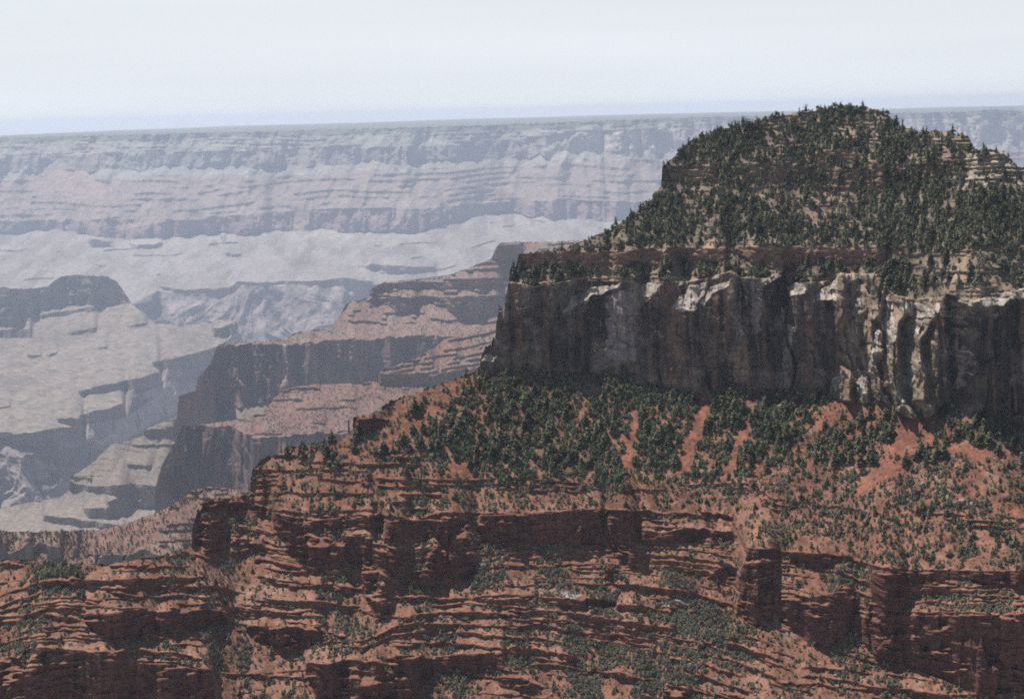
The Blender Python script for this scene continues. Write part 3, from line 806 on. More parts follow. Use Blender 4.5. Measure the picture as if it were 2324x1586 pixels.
# ---- the dry plateau on the left above the inner gorge
Q = Patch(-36, 580, 460, 480, line([(-40,652),(0,652),(50,656),(108,651),(134,629),(165,624),(245,627),(266,641),(285,666),(299,690),(345,726),(358,729),(400,742),(450,734),(500,726),(522,728),(537,733),(546,760),(560,800),(590,830)]), line([(-40,1190),(590,1190)]), left=-400)
EDGES_Q = line([(-40,1004),(0,1003),(80,1008),(190,998),(200,965),(285,938),(300,885),(367,870),(380,835),(460,825),(505,790),(530,752),(590,730)])
S = np.where(Q.V > EDGES_Q(Q.U), 40.0, 4.0)
D_Q, v_Q = z_line(Q, line([(-40,850),(200,800),(367,775),(480,755),(540,748),(590,745)]), -1115.0)
settle(Q, S, D_Q, v_Q, rb=12, cb=16, k=.25, fmin=.7, fmax=1.6)
Xq, Yq, Zq = Q.pos()
clQ = poly(Q, [[(175,888),(250,868),(362,848),(368,873),(300,885),(240,884),(185,897)],[(127,950),(180,950),(180,942),(240,930),(280,915),(286,942),(240,956),(180,969),(128,959)],[(-40,981),(60,983),(120,972),(182,967),(191,1000),(150,1004),(80,1011),(-40,1004)],[(340,822),(400,810),(455,798),(495,782),(522,768),(505,800),(460,832),(420,838),(350,833)],[(485,746),(535,733),(533,756),(500,766),(487,761)]], 4, 40, 270)
smQ = poly(Q, [[(85,716),(110,710),(215,695),(216,703),(95,723)],[(290,740),(332,732),(330,738),(295,746)],[(150,753),(220,743),(218,752),(160,761)],[(-40,750),(70,745),(72,765),(-40,768)],[(60,808),(95,802),(92,808),(64,813)],[(105,805),(130,797),(128,802),(112,809)],[(222,791),(246,789),(244,794),(226,795)],[(-40,925),(25,920),(24,925),(-40,931)],[(345,726),(358,729),(356,736),(348,734)]], 4, 40, 270)
butte = poly(Q, [[(-40,640),(50,655),(108,648),(134,620),(245,620),(268,638),(287,664),(302,690),(200,690),(150,692),(60,712),(-40,712)]], 2, 40, 272) | poly(Q, [[(-40,670),(20,672),(46,738),(-40,742)]], 2, 40, 274)
gorge = (Q.V > EDGES_Q(Q.U)) & ~clQ
S = np.where(gorge, 42.0, 3.5 + 5 * sstep(780, 700, Q.V))
S[clQ] = 84; S[smQ] = 58; S[butte] = 72
ldq = ledgy(Q, S, 10, 276, butte, frac=.35, thr=.0, xs=90, steep=42)
Q.integrate(S, 12, 20, k=.25, fmin=.7, fmax=1.6); Q.anchor(D_Q, v_Q)
X, Y, Z = Q.pos()
cr_ = ridge2(X / 105 + .6 * fbm2(Y / 150, X / 150, 278, 2), Z / 120 + X / 240, 279, 4)
Q.D -= np.where(gorge, 60 * (cr_ - .2) * sstep(0, 25, Q.V - EDGES_Q(Q.U)), 0)
Q.D += np.where(clQ | butte, 12 * fbm2(X / 80, Z / 60, 281, 3) + 6 * cells2(X / 30, Z / 30, 282), 0) + np.where(~(clQ | butte | gorge), 36 * fbm2(X / 260, Y / 900, 283, 4) + 8 * ridge2((X + .55 * Y) / 150 + .5 * fbm2(X / 300, Y / 300, 291, 3), (Y - .5 * X) / 700, 284, 4), 0)
T = np.zeros(Q.U.shape + (3,), np.float32) + BEIGE
paint(T, sstep(0, .7, fbm2((X + .5 * Y) / 120, Y / 500, 285, 4)), C(.22, .19, .15), .8)
paint(T, sstep(.1, .6, fbm2(X / 150 + .7 * fbm2(X / 300, Y / 500, 293, 3), Y / 420, 286, 5)), C(.14, .115, .095), .6); paint(T, sstep(.35, .6, fbm2(X / 40, Y / 60, 290, 4)), C(.11, .10, .075), .5)
paint(T, gorge * 1.0, CRAG); paint(T, gorge * sstep(-.1, .5, fbm2(X / 70 + Z / 90, Z / 60, 287, 4)), C(.40, .33, .30), .85); paint(T, gorge * sstep(.1, .5, fbm2(X / 90 + Z / 70, Z / 70, 292, 4)), C(.10, .085, .085), .85)
paint(T, clQ * 1.0, C(.17, .14, .12)); paint(T, smQ * 1.0, C(.14, .115, .095), .7); paint(T, butte * 1.0, C(.20, .165, .13)); paint(T, butte * sstep(0, .5, fbm2(X / 25, Z / 20, 288, 3)), C(.08, .085, .06), .8)
T *= (1 + .12 * fbm2(X / 30, Y / 60, 289, 3))[..., None]
structure("dry_plateau", Q.mesh("dry_plateau", T, MAT_FAR, sk=2.0), "pale dry plateau with notched rim over the craggy inner gorge")

# ---- the far canyon wall
RIM = line([(-40,318),(0,314),(300,306),(600,299),(900,291),(1130,284),(1400,273),(1640,265),(2000,258),(2200,254),(2250,249),(2300,252),(2370,257)])
F = Patch(-36, 2360, 1250, 560, RIM, line([(-40,860),(2370,860)]), left=-500, right=3000)
TR = line([(-40,700),(300,690),(355,660),(420,668),(520,664),(540,645),(600,650),(700,643),(780,640),(850,648),(900,640),(1130,610),(2370,560)])
RB = line([(-40,538),(0,535),(100,528),(165,524),(230,540),(300,532),(375,533),(500,525),(610,518),(700,520),(800,520),(860,526),(940,522),(1000,514),(1060,500),(1110,488),(1160,480),(1220,488),(1290,495),(1400,498),(1500,500),(2370,470)])
RT = line([(-40,502),(0,500),(200,500),(450,497),(500,490),(615,480),(725,475),(900,474),(1000,469),(1150,455),(1290,454),(1412,457),(1500,458),(2370,425)])
CB = line([(-40,395),(0,392),(135,389),(200,384),(300,388),(390,376),(465,385),(550,377),(600,382),(675,371),(725,378),(790,372),(850,367),(950,366),(1040,362),(1150,356),(1242,350),(1300,345),(1400,345),(1500,342),(2370,322)])
CT = line([(-40,358),(0,356),(200,350),(400,345),(700,337),(1000,328),(1150,320),(1300,304),(1500,298),(2370,285)])
V = F.V; U = F.U
S = np.select([V > TR(U), V > RB(U), V > RT(U), V > CB(U), V > CT(U)], [38., 8., 78., 30., 78.], 38.)
D_F, v_F = z_line(F, line([(-40,610),(600,608),(1130,585),(2370,520)]), -1090.0)
settle(F, S, D_F, v_F, rb=20, cb=50)
X, Y, Z = F.pos()
sc = 7 * fbm2(X / 260, X * 0, 300, 3); sc2 = 9 * (1 - np.abs(fbm2(X / 190, X * 0 + 3, 301, 3)))
zRT, zRB = RT(U) + 2 * fbm2(X / 150, X * 0, 302, 3), RB(U) + sc + 5 - sc2 * .8
zCB, zCT = CB(U) + 6 - sc2, CT(U) + 3 * fbm2(X / 200, X * 0 + 7, 303, 3)
gF = V > TR(U)
red_f = (V > zRT) & (V < zRB) & ~gF
coc = (V > zCT) & (V < zCB)
gul = ridge2(X / 330 + .25 * fbm2(Z / 300, X / 600, 304, 2), Z / 2500, 305, 3)
chutef = gul > .62
red_f &= ~(chutef & (fbm2(X / 90, Z / 200, 306, 3) > -.1)); coc &= ~(chutef & (fbm2(X / 90, Z / 200, 307, 3) > 0.1))
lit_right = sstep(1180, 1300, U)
S = np.select([gF, V > zRB, V > zRT, V > zCB, V > zCT], [40., 7., 40., 31., 42.], 41.)
S += np.where((V < zRB) & ~gF, 5 * fbm2(X / 150, Z / 150, 308, 3), 0)
S[red_f] = 60; S[coc] = 59
lF = ledgy(F, S, 13, 310, (V < zRT) & (V > zCB + 18), frac=.38, thr=-.15, xs=320, guide=RT, steep=66)
lF |= ledgy(F, S, 9, 312, (V < zCT), frac=.35, thr=.05, xs=200, guide=RIM)
lF |= ledgy(F, S, 15, 314, (V > zRB) & ~gF, frac=.25, thr=.62, xs=220, guide=RB, steep=66)
clF = poly(F, [[(352,645),(420,658),(520,651),(535,637),(600,641),(700,635),(780,631),(850,640),(820,656),(760,641),(600,651),(545,646),(525,668),(480,673),(400,669),(372,656)],[(298,690),(340,681),(356,660),(356,700),(345,721),(308,702)],[(770,642),(850,641),(830,662),(800,700),(775,690)],[(808,603),(860,600),(990,606),(992,618),(900,621),(838,612)],[(205,540),(250,548),(255,560),(210,562),(200,552)],[(290,555),(370,552),(360,562),(300,566)],[(510,575),(545,572),(545,580),(515,582)],[(500,535),(512,560),(514,548),(506,532)]], 4, 60, 316)
S[clF] = 80
mound = poly(F, [[(60,425),(100,374),(140,366),(205,402),(262,432),(282,458),(100,442)],[(255,516),(300,501),(360,496),(402,498),(350,506),(280,523)],[(600,520),(612,478),(622,478),(630,520)]], 4, 60, 318)
S[mound] = 32
F.integrate(S, 18, 40, scale=.02); F.anchor(D_F, v_F)
X, Y, Z = F.pos()
hi = sstep(-1000, -850, Z)
F.D -= hi * (70 * (gul - .1) + 60 * fbm2(X / 420, Z / 700, 320, 3)) * (1 - .3 * lit_right)
F.D += lit_right * hi * 100 * ridge2(X / 240, Z / 1500, 321, 3)
F.D += np.where(red_f | coc, 40 * fbm2(X / 110, Z / 600, 322, 4), 0) + np.where(gF, -120 * (ridge2(X / 330 + .5 * fbm2(Z / 200, X / 400, 323, 2), Y / 900 + X / 900, 324, 4) - .2) * sstep(0, 40, V - TR(U)), 0)
F.D += np.where((V > zRB) & ~gF, 60 * fbm2(X / 400, Y / 1500, 325, 3), 0) + 14 * fbm2(X / 60, Z / 60, 326, 3)
T = np.zeros(U.shape + (3,), np.float32) + C(.27, .205, .17)
X, Y, Z = F.pos()
fan = fbm2(X / 260, Y / 900, 327, 4)
paint(T, ((V >= zRB) & ~gF) * 1.0, C(.255, .22, .19)); paint(T, ((V >= zRB) & ~gF) * sstep(0, .7, fan), C(.20, .17, .145), .7); paint(T, ((V >= zRB) & ~gF) * sstep(.05, .5, fbm2(X / 110, Y / 420, 333, 5)), C(.15, .125, .105), .6); paint(T, ((V >= zRB) & ~gF) * sstep(30, 0, V - zRB) * sstep(-.1, .5, ridge2(X / 150, Y / 1500, 334, 3)), C(.34, .30, .25), .7)
paint(T, ((V <= zCB + 22)) * 1.0, C(.30, .265, .22)); paint(T, (V < zCT) * 1.0, C(.30, .27, .22))
paint(T, (V < RIM(U) + 12 + 6 * fan) * 1.0, C(.12, .125, .09), .8)
paint(T, red_f * 1.0, C(.27, .19, .175)); paint(T, coc * 1.0, C(.27, .235, .21)); paint(T, (lF | clF) * 1.0, C(.26, .19, .17), .7)
paint(T, gF * 1.0, C(.24, .19, .175)); paint(T, gF * sstep(0, .6, fbm2(X / 110, Z / 110, 328, 4)), C(.34, .27, .25), .8); paint(T, gF * sstep(.1, .5, fbm2(X / 120, Z / 200, 332, 4)), C(.11, .09, .09), .8)
paint(T, mound * 1.0, C(.32, .22, .18), .8)
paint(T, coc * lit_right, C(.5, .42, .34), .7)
T *= (1 + .16 * fbm2(X / 90, Z / 40, 329, 4))[..., None]
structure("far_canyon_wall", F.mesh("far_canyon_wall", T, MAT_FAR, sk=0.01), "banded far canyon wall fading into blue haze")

# ---- the high tableland beyond the rim, out to the horizon
HORIZON_LINE = line([(-40,311),(0,309),(240,297),(478,288),(681,283),(794,279),(1047,270),(1413,261),(2043,246),(2370,239)])
P0 = np.stack(F.pos(), -1)[-1]
ds_ = np.array([0, 150, 500, 1000, 1800, 2800, 4200, 6000, 8000, 10000, 11500, 13000.])
d0 = np.hypot(P0[:, 0], P0[:, 1])
rows, tr = [], []
for i, dd in enumerate(ds_):
    d = d0 + dd
    z = mix(P0[:, 2], -190.0 - 0.0004 * dd, sstep(0, 12000, np.full_like(d0, dd)))
    q = np.stack([F.ax[-1] * d, F.ay[-1] * d, z], -1)
    if dd > 0: q[:, 2] = mix(P0[:, 2], d * rays(F.u, HORIZON_LINE(F.u))[2] - 14, sstep(0, 1.0, np.full_like(d0, min(dd / 11500, 1)))) + (6 * fbm2(q[:, 0] / 900, q[:, 1] / 1500, 330, 3) if dd < 11000 else 0)
    if dd == 11500: q[:, 2] += 14 + 7 * fbm2(q[:, 0] / 1800, q[:, 1] / 90000, 331, 3)
    if dd == 13000: q[:, 2] -= 60
    rows.append(q); tr.append(np.tile(C(.11, .115, .085), (len(d0), 1)))
pl = np.stack(rows); nr, nc = pl.shape[:2]
structure("far_plateau", mesh_from("far_plateau", pl.reshape(-1, 3), grid_faces(nr, nc), MAT_FAR, np.stack(tr).reshape(-1, 3)), "flat wooded tableland reaching the horizon")

# ---- the bottom of the canyon, one sheet under everything
gx = np.linspace(-15000, 15000, 121); gy = np.linspace(-1500, 28000, 119)
GX, GY = np.meshgrid(gx, gy)
low_z = min(min(c[2] for c in o.bound_box) for o in scene.objects if o.type == 'MESH')
GZ = np.maximum(-1800 + 60 * fbm2(GX / 1200, GY / 1200, 340, 4), low_z)
structure("canyon_floor", mesh_from("canyon_floor", np.stack([GX, GY, GZ], -1).reshape(-1, 3), grid_faces(119, 121), MAT_FAR, np.tile(CRAG * .8, (119 * 121, 1))), "rocky canyon bottom hidden below the terraces")
#==PLANTS==
# ================================================================== trees, scrub and boulders
def blades(n, fn, seed):
    """n small leaf sprays (two triangles each) placed by fn(rng) -> (centre, outward, size, droop)"""
    r = np.random.default_rng(seed)
    co, fc = [], []
    for _ in range(n):
        c, o, s, droop = fn(r)
        o = o / (np.linalg.norm(o) + 1e-9)
        side = np.cross(o, [0, 0, 1.0]); side /= (np.linalg.norm(side) + 1e-9)
        tilt = r.uniform(-.6, .6)
        side = side * math.cos(tilt) + np.array([0, 0, 1.0]) * math.sin(tilt)
        tip = c + o * s + np.array([0, 0, -droop * s])
        back = c - o * s * .45 + np.array([0, 0, droop * s * .3])
        i = len(co)
        co += [back, c + side * s * .55, tip, c - side * s * .55 + np.array([0, 0, -.1 * s])]
        fc += [(i, i + 1, i + 2), (i, i + 2, i + 3)]
    return np.array(co), np.array(fc)

def tube(h, r0, r1, z0=0.0, k=5, bend=0.0):
    co, fc = [], []
    for j, (z, r) in enumerate(((z0, r0), (z0 + h * .5, (r0 + r1) / 2), (z0 + h, r1))):
        for i in range(k):
            a = 2 * math.pi * i / k
            co.append((r * math.cos(a) + bend * z * z, r * math.sin(a), z))
    for j in range(2):
        for i in range(k):
            a, b = j * k + i, j * k + (i + 1) % k
            fc += [(a, b, b + k), (a, b + k, a + k)]
    return np.array(co), np.array(fc)

def join(parts):
    co, fc, n = [], [], 0
    for c, f in parts:
        co.append(c); fc.append(f + n); n += len(c)
    return np.concatenate(co), np.concatenate(fc)

def conifer_crown(seed, slim=1.0, n=95):
    r0 = np.random.default_rng(seed)
    lean = r0.uniform(-.03, .03, 2); gap = r0.uniform(0, 2 * math.pi); w = r0.uniform(.19, .27) * slim; blunt = r0.uniform(.28, .7)
    lump = r0.uniform(.7, 1.25, 12)
    def fn(r):
        t = r.uniform(0, 1) ** 1.25
        z = .14 + .84 * t
        a = r.uniform(0, 2 * math.pi)
        rad = w * (1 - t) ** blunt * lump[int(t * 11.9)] * (1 - .35 * max(0, math.cos(a - gap)))
        o = np.array([math.cos(a), math.sin(a), r.uniform(-.25, .35)])
        c = np.array([lean[0] * z, lean[1] * z, z]) + o * np.array([1, 1, .2]) * rad * r.uniform(.35, .85)
        return c, o, (.06 + .075 * (1 - t)) * (1.15 if blunt < .6 else 1), r.uniform(.1, .5)
    core, f = tube(.80, w * .42, .004, .13)
    return join([blades(n, fn, seed), (core, f)])

def bush_crown(seed, n=55, tall=.8):
    r0 = np.random.default_rng(seed)
    k = r0.integers(3, 6)
    cen = np.stack([r0.uniform(-.28, .28, k), r0.uniform(-.28, .28, k), r0.uniform(.28, .62, k) * tall], -1)
    rad = r0.uniform(.18, .32, k)
    def fn(r):
        j = r.integers(0, k)
        o = r.normal(size=3); o[2] = abs(o[2]) * .9 - .15; o /= np.linalg.norm(o)
        return cen[j] + o * rad[j] * r.uniform(.5, 1.0), o, r.uniform(.10, .17), r.uniform(-.2, .3)
    cores = []
    for j in range(k):
        c, f = tube(rad[j] * 1.3, rad[j] * .7, rad[j] * .3, -rad[j] * .65)
        cores.append((c + cen[j], f))
    return join([blades(n, fn, seed)] + cores)

def boulder_shape(seed):
    import bmesh
    bm = bmesh.new(); bmesh.ops.create_icosphere(bm, subdivisions=2, radius=1.0)
    r = np.random.default_rng(seed)
    planes = r.normal(size=(9, 3)); planes /= np.linalg.norm(planes, axis=1)[:, None]
    lim = r.uniform(.55, .85, 9)
    for v in bm.verts:
        p = np.array(v.co)
        for q, d in zip(planes, lim):
            k = p @ q
            if k > d: p = p - q * (k - d)
        v.co = p * np.array([1.0, .8, .75]) * (1 + .05 * r.normal())
    me = bpy.data.meshes.new("boulder"); bm.to_mesh(me); bm.free()
    return me

CON = [conifer_crown(100 + i, s) for i, s in enumerate((1, .85, 1.1, .75, 1.25, .95, .7, 1.0))]
CONLOW = [conifer_crown(140 + i, s, 48) for i, s in enumerate((1, .85, 1.15, .75, 1.3, .95))]
BUSH = [bush_crown(200 + i, 60, t) for i, t in enumerate((.8, .65, 1.0, .75, .9, .6))]
BUSHLOW = [bush_crown(240 + i, 22, t) for i, t in enumerate((.8, .65, 1.0, .8, .9))]
TINY = [bush_crown(280 + i, 7, 1.1) for i in range(5)]
TRUNK = tube(.30, .022, .014, -.12)
STEM = tube(.45, .05, .03, -.15)

def merged(name, sites, shapes, mat, label, seed):
    """sites: x, y, z, height, width; one mesh of many plants"""
    r = np.random.default_rng(seed)
    co, fc, n = [], [], 0
    which = r.integers(0, len(shapes), len(sites))
    ang = r.uniform(0, 2 * math.pi, len(sites))
    for k, (c, f) in enumerate(shapes):
        s = sites[which == k]
        if not len(s): continue
        a = ang[which == k]
        ca, sa = np.cos(a)[:, None], np.sin(a)[:, None]
        x = (c[None, :, 0] * ca - c[None, :, 1] * sa) * s[:, 4:5] + s[:, 0:1]
        y = (c[None, :, 0] * sa + c[None, :, 1] * ca) * s[:, 4:5] + s[:, 1:2]
        z = c[None, :, 2] * s[:, 3:4] + s[:, 2:3]
        co.append(np.stack([x, y, z], -1).reshape(-1, 3))
        fc.append((f[None] + (np.arange(len(s)) * len(c))[:, None, None] + n).reshape(-1, 3))
        n += len(s) * len(c)
    o = bpy.data.objects.new(name, mesh_from(name, np.concatenate(co), np.concatenate(fc), mat, tris=True))
    scene.collection.objects.link(o)
    o["kind"] = "stuff"; o["label"] = label
    return o

def scatter(info, dens, seed, rows=None):
    """dens: plants per 1000 square survey units, per grid cell"""
    U, V = info["U"], info["V"]
    du = np.gradient(U[0])[None, :]
    dv = np.zeros_like(V); dv[:-1] = V[:-1] - V[1:]
    lam = dens * du * np.maximum(dv, 0) / 1000.0
    r = np.random.default_rng(seed)
    idx = np.flatnonzero(r.random(lam.shape) < lam)
    P = info["P"].reshape(-1, 3)[idx] + r.uniform(-.3, .3, (len(idx), 3)) * np.array([1, 1, 0])
    return P, U.ravel()[idx], V.ravel()[idx], r

U, V = NEAR["U"], NEAR["V"]
X, Y, Z = (NEAR["P"][..., i] / KN for i in range(3))
gentle = NEAR["S"] < 60
softS = blur((NEAR["S"] < 60).astype(float), 2, 1)
up, red, low, chute = NEAR["up"], NEAR["red"], NEAR["low"], NEAR["chute"]
cl_n = fbm2(X / 28, Y / 28, 400, 3); cl_s = fbm2(X / 11, Y / 11, 401, 3)
clump = .55 + .95 * sstep(-.5, .6, cl_n)
dc = np.zeros(U.shape); db = np.zeros(U.shape)
dc += up * (V < ETOP(U)) * 13.0 * clump * np.where(gentle, 1, .35)
dc += (up & (U > 1960) & (V > 380) & (V < 660)) * 3.2 * gentle
dc += (up & (V < GTOP(U))) * 3.0 * gentle
dc += (up & (V >= DLOW(U)) & (U < 2060)) * 6.5 * gentle * clump
dc[(V > ETOP(U)) & (V < DLOW(U)) & up] *= 1.2
db += up * 20 * gentle * (.4 + sstep(-.3, .6, cl_s))
FOREST = inside(U + 25 * cl_n, V + 25 * cl_s, [(1085,858),(1162,840),(1442,848),(1560,888),(1700,888),(1890,908),(1800,1010),(1740,1085),(1660,1100),(1300,1100),(1162,1100),(1000,1085),(900,1050),(860,1000),(950,925)])
FOREST |= inside(U + 20 * cl_n, V + 20 * cl_s, [(2130,950),(2200,960),(2240,880),(2370,860),(2370,1110),(2280,1060),(2200,990)])
FOREST |= inside(U + 20 * cl_n, V + 20 * cl_s, [(1930,935),(2020,930),(1960,1050),(1880,1130),(1800,1140),(1860,1010)]) & (cl_n > -.2)
dc += (FOREST & red & ~chute) * 4.0 * clump
db += (FOREST & red & ~chute) * 13
dc += (red & ~FOREST & ~chute) * (1.5 + 1.6 * (U > 1900)) * clump
db += (red & ~FOREST) * 26 * (.35 + sstep(-.4, .6, cl_s)) * np.where(chute, .22, 1) * gentle
db += (low & gentle) * 60 * np.maximum(0, .12 + 1.4 * sstep(-.3, .7, fbm2(X / 20, Y / 40, 402, 3))) * (softS > .8)
dc += (low & gentle) * .25
stepsR = up & (U > 2185) & (V < 430)
dc[stepsR] *= .25; db[stepsR] *= .6
keep_off = NEAR["wall"] | (NEAR["cliff"]) | NEAR["slab"]
dc[keep_off] = 0; db[keep_off] = 0
# a fringe of bushes on the wall's brow and at its foot
PC, uC, vC, r = scatter(NEAR, dc, 11)
hC = r.uniform(.55, 1.0, len(PC)) ** 1.0 * np.where(vC < 600, 6.9, np.where(vC < 900, 8.6, 9.0))
hC *= np.where((vC > 1060), .62, 1.0) * np.where(r.random(len(PC)) < .12, 1.25, 1.0)
wC = hC * r.uniform(1.1, 1.9, len(PC))
PB, uB, vB, r = scatter(NEAR, db, 12)
green = inside(uB, vB, [(1085,858),(1162,840),(1442,848),(1560,888),(1700,888),(1890,908),(1800,1010),(1740,1085),(1162,1100),(1000,1085),(950,925)]) & (r.random(len(PB)) < .75)
wB = np.where(green, r.uniform(2.6, 6.0, len(PB)), 1.1 + 2.9 * r.random(len(PB)) ** 2.5)
hB = wB * r.uniform(.7, 1.25, len(PB))

hC, wC, wB, hB = hC * KN, wC * KN, wB * KN, hB * KN

def sized(P, h): return h / np.hypot(P[:, 0], P[:, 1])

# ---- single conifers: those that show largest
sC = np.c_[PC, hC, wC]
seenC = (uC > 0) & (uC < FW) & (vC < FH)
order = np.argsort(-sized(PC, hC * np.sqrt(wC)) * seenC)
first, rest = order[:290], order[290:]
crown_me = [mesh_from("conifer_crown", c, f, MAT_PINE if i % 3 == 2 else MAT_FIR, tris=True) for i, (c, f) in enumerate(CON)]
trunk_me = mesh_from("conifer_trunk", *TRUNK, MAT_BARK, tris=True)
root0 = bpy.data.objects.new("conifer", None)
crown0 = bpy.data.objects.new("crown", crown_me[0]); trunk0 = bpy.data.objects.new("trunk", trunk_me)
for k, i in enumerate(first):
    ro = root0 if k == 0 else root0.copy()
    cc = crown0 if k == 0 else crown0.copy()
    tt = trunk0 if k == 0 else trunk0.copy()
    for o in (ro, cc, tt): scene.collection.objects.link(o)
    cc.data = crown_me[k % len(crown_me)]
    cc.parent = ro; tt.parent = ro
    ro.location = PC[i]; ro.scale = (wC[i], wC[i], hC[i]); ro.rotation_euler = (0, 0, random.uniform(0, 6.28))
    ro["category"] = "conifer"
    if vC[i] < ETOP(uC[i]):
        ro["label"] = "tall dark pointed conifer on the slopes of the wooded summit"; ro["group"] = "tallest conifers on the wooded summit"
    elif vC[i] < BASE(uC[i]) - 40 and uC[i] > 1082:
        ro["label"] = "tall dark conifer on the bench along the top of the sheer cliff"; ro["group"] = "tallest conifers on the cliff-top bench"
    elif uC[i] > 2000:
        ro["label"] = "tall dark conifer on the shady slope under the cliff's right end"; ro["group"] = "tallest conifers under the right end of the cliff"
    else:
        ro["label"] = "tall dark conifer among green thickets on the red slope below the cliff"; ro["group"] = "tallest conifers on the slope below the cliff"
olive = np.random.default_rng(5).random(len(rest)) < .48
merged("conifer_forest", sC[rest][~olive], CONLOW, MAT_FIR, "mass of smaller dark conifers covering the butte and its slopes", 31)
sP = sC[rest][olive]; sP[:, 4] = sP[:, 3] * .85; sP[:, 3] *= .85
merged("pine_forest", sP, BUSHLOW, MAT_PINE, "mass of round olive green pinyon pines mixed among the dark conifers", 34)

# ---- single bushes
sB = np.c_[PB, hB, wB]
order = np.argsort(-sized(PB, np.sqrt(hB * wB)) * ((uB > 0) & (uB < FW) & (vB < FH)))
gi = [i for i in order if green[i]][:290]
oi = [i for i in order if not green[i]][:290]
bush_me = [mesh_from("bush", *join([b, STEM]), MAT_OAK, tris=True) for b in BUSH]
scrub_me = [mesh_from("scrub", *b, MAT_SCRUB, tris=True) for b in BUSH]
for lst, meshes, name, cat in ((gi, bush_me, "leafy_bush", "bush"), (oi, scrub_me, "juniper_shrub", "shrub")):
    o0 = bpy.data.objects.new(name, meshes[0])
    for k, i in enumerate(lst):
        o = o0 if k == 0 else o0.copy()
        scene.collection.objects.link(o)
        o.data = meshes[k % len(meshes)]
        o.location = PB[i]; o.scale = (wB[i], wB[i], hB[i]); o.rotation_euler = (0, 0, random.uniform(0, 6.28))
        o["category"] = cat
        if name == "leafy_bush":
            o["label"] = "large bright green leafy bush in the thicket below the cliff"; o["group"] = "largest green bushes below the cliff"
        elif vB[i] < BASE(uB[i]) and uB[i] > 1082:
            o["label"] = "olive rounded shrub on the tan slopes above the cliff"; o["group"] = "largest shrubs above the cliff"
        elif vB[i] < J2(uB[i]):
            o["label"] = "olive rounded shrub on the red earth slope above the ledges"; o["group"] = "largest shrubs on the red slope"
        else:
            o["label"] = "olive rounded shrub growing on the stepped red ledges"; o["group"] = "largest shrubs on the red ledges"
used = set(gi) | set(oi)
restB = np.array([i for i in range(len(PB)) if i not in used])
g2 = restB[green[restB]]; o2 = restB[~green[restB]]
merged("thicket", sB[g2], BUSHLOW, MAT_OAK, "mass of smaller green bushes below the cliff", 32)
merged("scrub", sB[o2], BUSHLOW, MAT_SCRUB, "mass of small olive scrub dotted over slopes and ledges", 33)

# ---- scrub on the middle ridges
far_sites = []
for info, den, seed, h in ((AA, 40.0, 41, 3.6), (BB, 40.0, 42, 4.2), (MM, 36.0, 43, 4.8)):
    n_ = fbm2(info["P"][..., 0] / 60, info["P"][..., 1] / 60, 420, 3)
    P, u, v, r = scatter(info, den * info["ok"] * (.4 + sstep(-.4, .6, n_)), seed)
    hh = h * r.uniform(.5, 1.1, len(P))
    far_sites.append(np.c_[P, hh, hh * r.uniform(.6, 1.0, len(P))])
merged("distant_scrub", np.concatenate(far_sites), TINY, MAT_FIR, "dark dots of pinyon scrub on the hazy middle ridges", 44)

# ---- pale boulders that have rolled down
BOULDERS = [
 (1770,925,5.0,"large grey boulder among green bushes just under the cliff"),
 (2094,1100,4.0,"pale grey boulder on the red slope beside dark bushes, upper of three near the right"),
 (2184,1140,4.6,"large pale flat boulder half hidden in dark bushes on the right slope"),
 (2206,1146,3.6,"narrow cream boulder leaning beside a larger pale flat one"),
 (1762,1110,2.4,"small white boulder at the foot of a pale rocky gully"),
 (2308,1014,4.2,"pale block between dark conifers near the right edge"),
 (882,1038,3.2,"white boulder alone at the left edge of the wooded red slope"),
 (1052,890,3.4,"pale boulder in the rock scatter by the upper left end of the red slope"),
 (1066,880,2.6,"smaller pale stone at the top of the left rock scatter"),
 (1022,905,2.4,"pale stone lowest in the left rock scatter"),
 (1170,934,2.6,"cream boulder among conifers below the left cliff corner"),
 (1548,937,2.6,"tan boulder beside the top of the bare red chute"),
 (1285,897,2.0,"small pale boulder in the green thicket under the middle of the cliff"),
 (1096,1284,4.0,"round boulder sitting on a scrubby ledge above the terraces"),
 (869,1325,3.2,"pale boulder in the dark cleft of the red ledges"),
 (1000,780+620,2.6,"small pointed pale rock on the stepped red terraces"),
]
bmat = ground_material("pale_boulder_rock", 0.8, 0.3)
col_nodes = bmat.node_tree
for k_, nd in enumerate([n for n in col_nodes.nodes if n.type == 'ATTRIBUTE']):
    rgb = col_nodes.nodes.new("ShaderNodeRGB"); rgb.outputs[0].default_value = (.27, .215, .17, 1)
    for l_ in list(nd.outputs["Color"].links): col_nodes.links.new(rgb.outputs[0], l_.to_socket)
for k, (u_, v_, s_, lab) in enumerate(BOULDERS):
    c_ = int(np.argmin(np.abs(NEAR["U"][0] - u_))); r_ = int(np.argmin(np.abs(NEAR["V"][:, c_] - v_)))
    s_ *= .72 * KN; me = boulder_shape(500 + k); me.materials.append(bmat)
    o = bpy.data.objects.new("pale_boulder", me); scene.collection.objects.link(o)
    p = NEAR["P"][r_, c_]
    o.location = (p[0], p[1] - .2 * s_, p[2] + .1 * s_); o.scale = (s_, s_, s_); o.rotation_euler = (random.uniform(-.3, .3), random.uniform(-.3, .3), random.uniform(0, 6.28))
    o["label"] = lab; o["category"] = "boulder"; o["group"] = "boulders fallen onto the slopes"

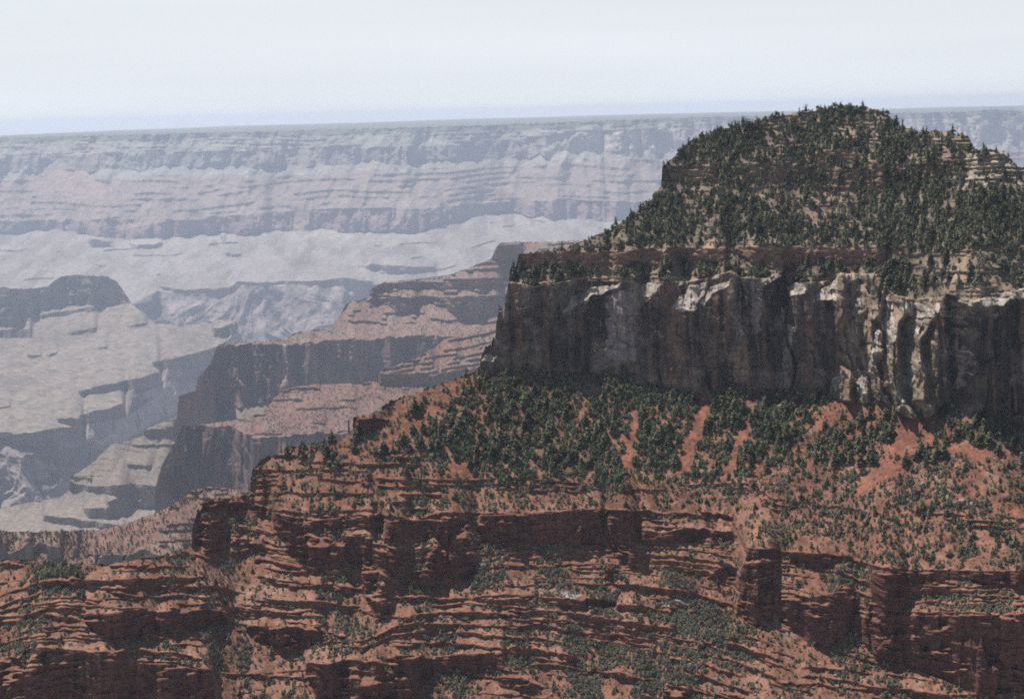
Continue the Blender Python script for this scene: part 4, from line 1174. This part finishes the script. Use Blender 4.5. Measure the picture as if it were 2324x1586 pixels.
# ---- loose stones on the slopes
def stone(seed):
    r = np.random.default_rng(seed)
    co = np.array([(1, 0, 0), (-1, 0, 0), (0, 1, 0), (0, -1, 0), (0, 0, 1), (0, 0, -1.)]) * r.uniform(.5, 1.1, (6, 1)) + r.normal(size=(6, 3)) * .18
    fc = np.array([(0, 2, 4), (2, 1, 4), (1, 3, 4), (3, 0, 4), (2, 0, 5), (1, 2, 5), (3, 1, 5), (0, 3, 5)])
    return co, fc
dr = red * 4.5 * sstep(-.2, .7, fbm2(X / 15, Y / 40, 430, 3)) + (low & gentle) * 6.0 * sstep(-.2, .6, fbm2(X / 10, Y / 20, 431, 3)) + up * gentle * 4.0
dr += inside(U + 8 * cl_s, V, [(1010,880),(1075,868),(1060,930),(1000,960),(960,950)]) * 25.0
dr[keep_off] = 0
PR, uR, vR, r = scatter(NEAR, dr, 13)
sz = KN * (.35 + 1.3 * r.random(len(PR)) ** 4)
merged("talus_rubble", np.c_[PR, sz * r.uniform(.6, 1.0, len(PR)), sz], [stone(600 + i) for i in range(8)], bmat, "loose pale stones strewn over slopes and ledges", 35)
#==HAZE==
# ================================================================== the air
def haze_box():
    zlo = -1.0 + min(min(c[2] for c in o.bound_box) for o in scene.objects if o.type == 'MESH' and o.get("kind") == "structure")
    x, y0, y1, zt = 24000.0, -3000.0, 29500.0, 45.0
    co = [(-x, y0, zlo), (x, y0, zlo), (x, y1, zlo), (-x, y1, zlo), (-x, y0, zt), (x, y0, zt), (x, y1, zt), (-x, y1, zt)]
    fc = [(0, 3, 2, 1), (4, 5, 6, 7), (0, 1, 5, 4), (1, 2, 6, 5), (2, 3, 7, 6), (3, 0, 4, 7)]
    me = bpy.data.meshes.new("haze"); me.from_pydata(co, [], fc)
    mat = bpy.data.materials.new("hazy_air"); mat.use_nodes = True
    n = mat.node_tree.nodes
    for k in list(n):
        if k.type != 'OUTPUT_MATERIAL': n.remove(k)
    out = [k for k in n if k.type == 'OUTPUT_MATERIAL'][0]
    v = n.new("ShaderNodeVolumePrincipled")
    v.inputs["Color"].default_value = (*HAZE_COLOR, 1)
    v.inputs["Density"].default_value = HAZE_DENSITY
    v.inputs["Anisotropy"].default_value = 0.3
    mat.node_tree.links.new(v.outputs[0], out.inputs["Volume"])
    me.materials.append(mat)
    o = bpy.data.objects.new("haze", me)
    scene.collection.objects.link(o)
    o["kind"] = "stuff"; o["label"] = "pale blue haze filling the canyon"
haze_box()
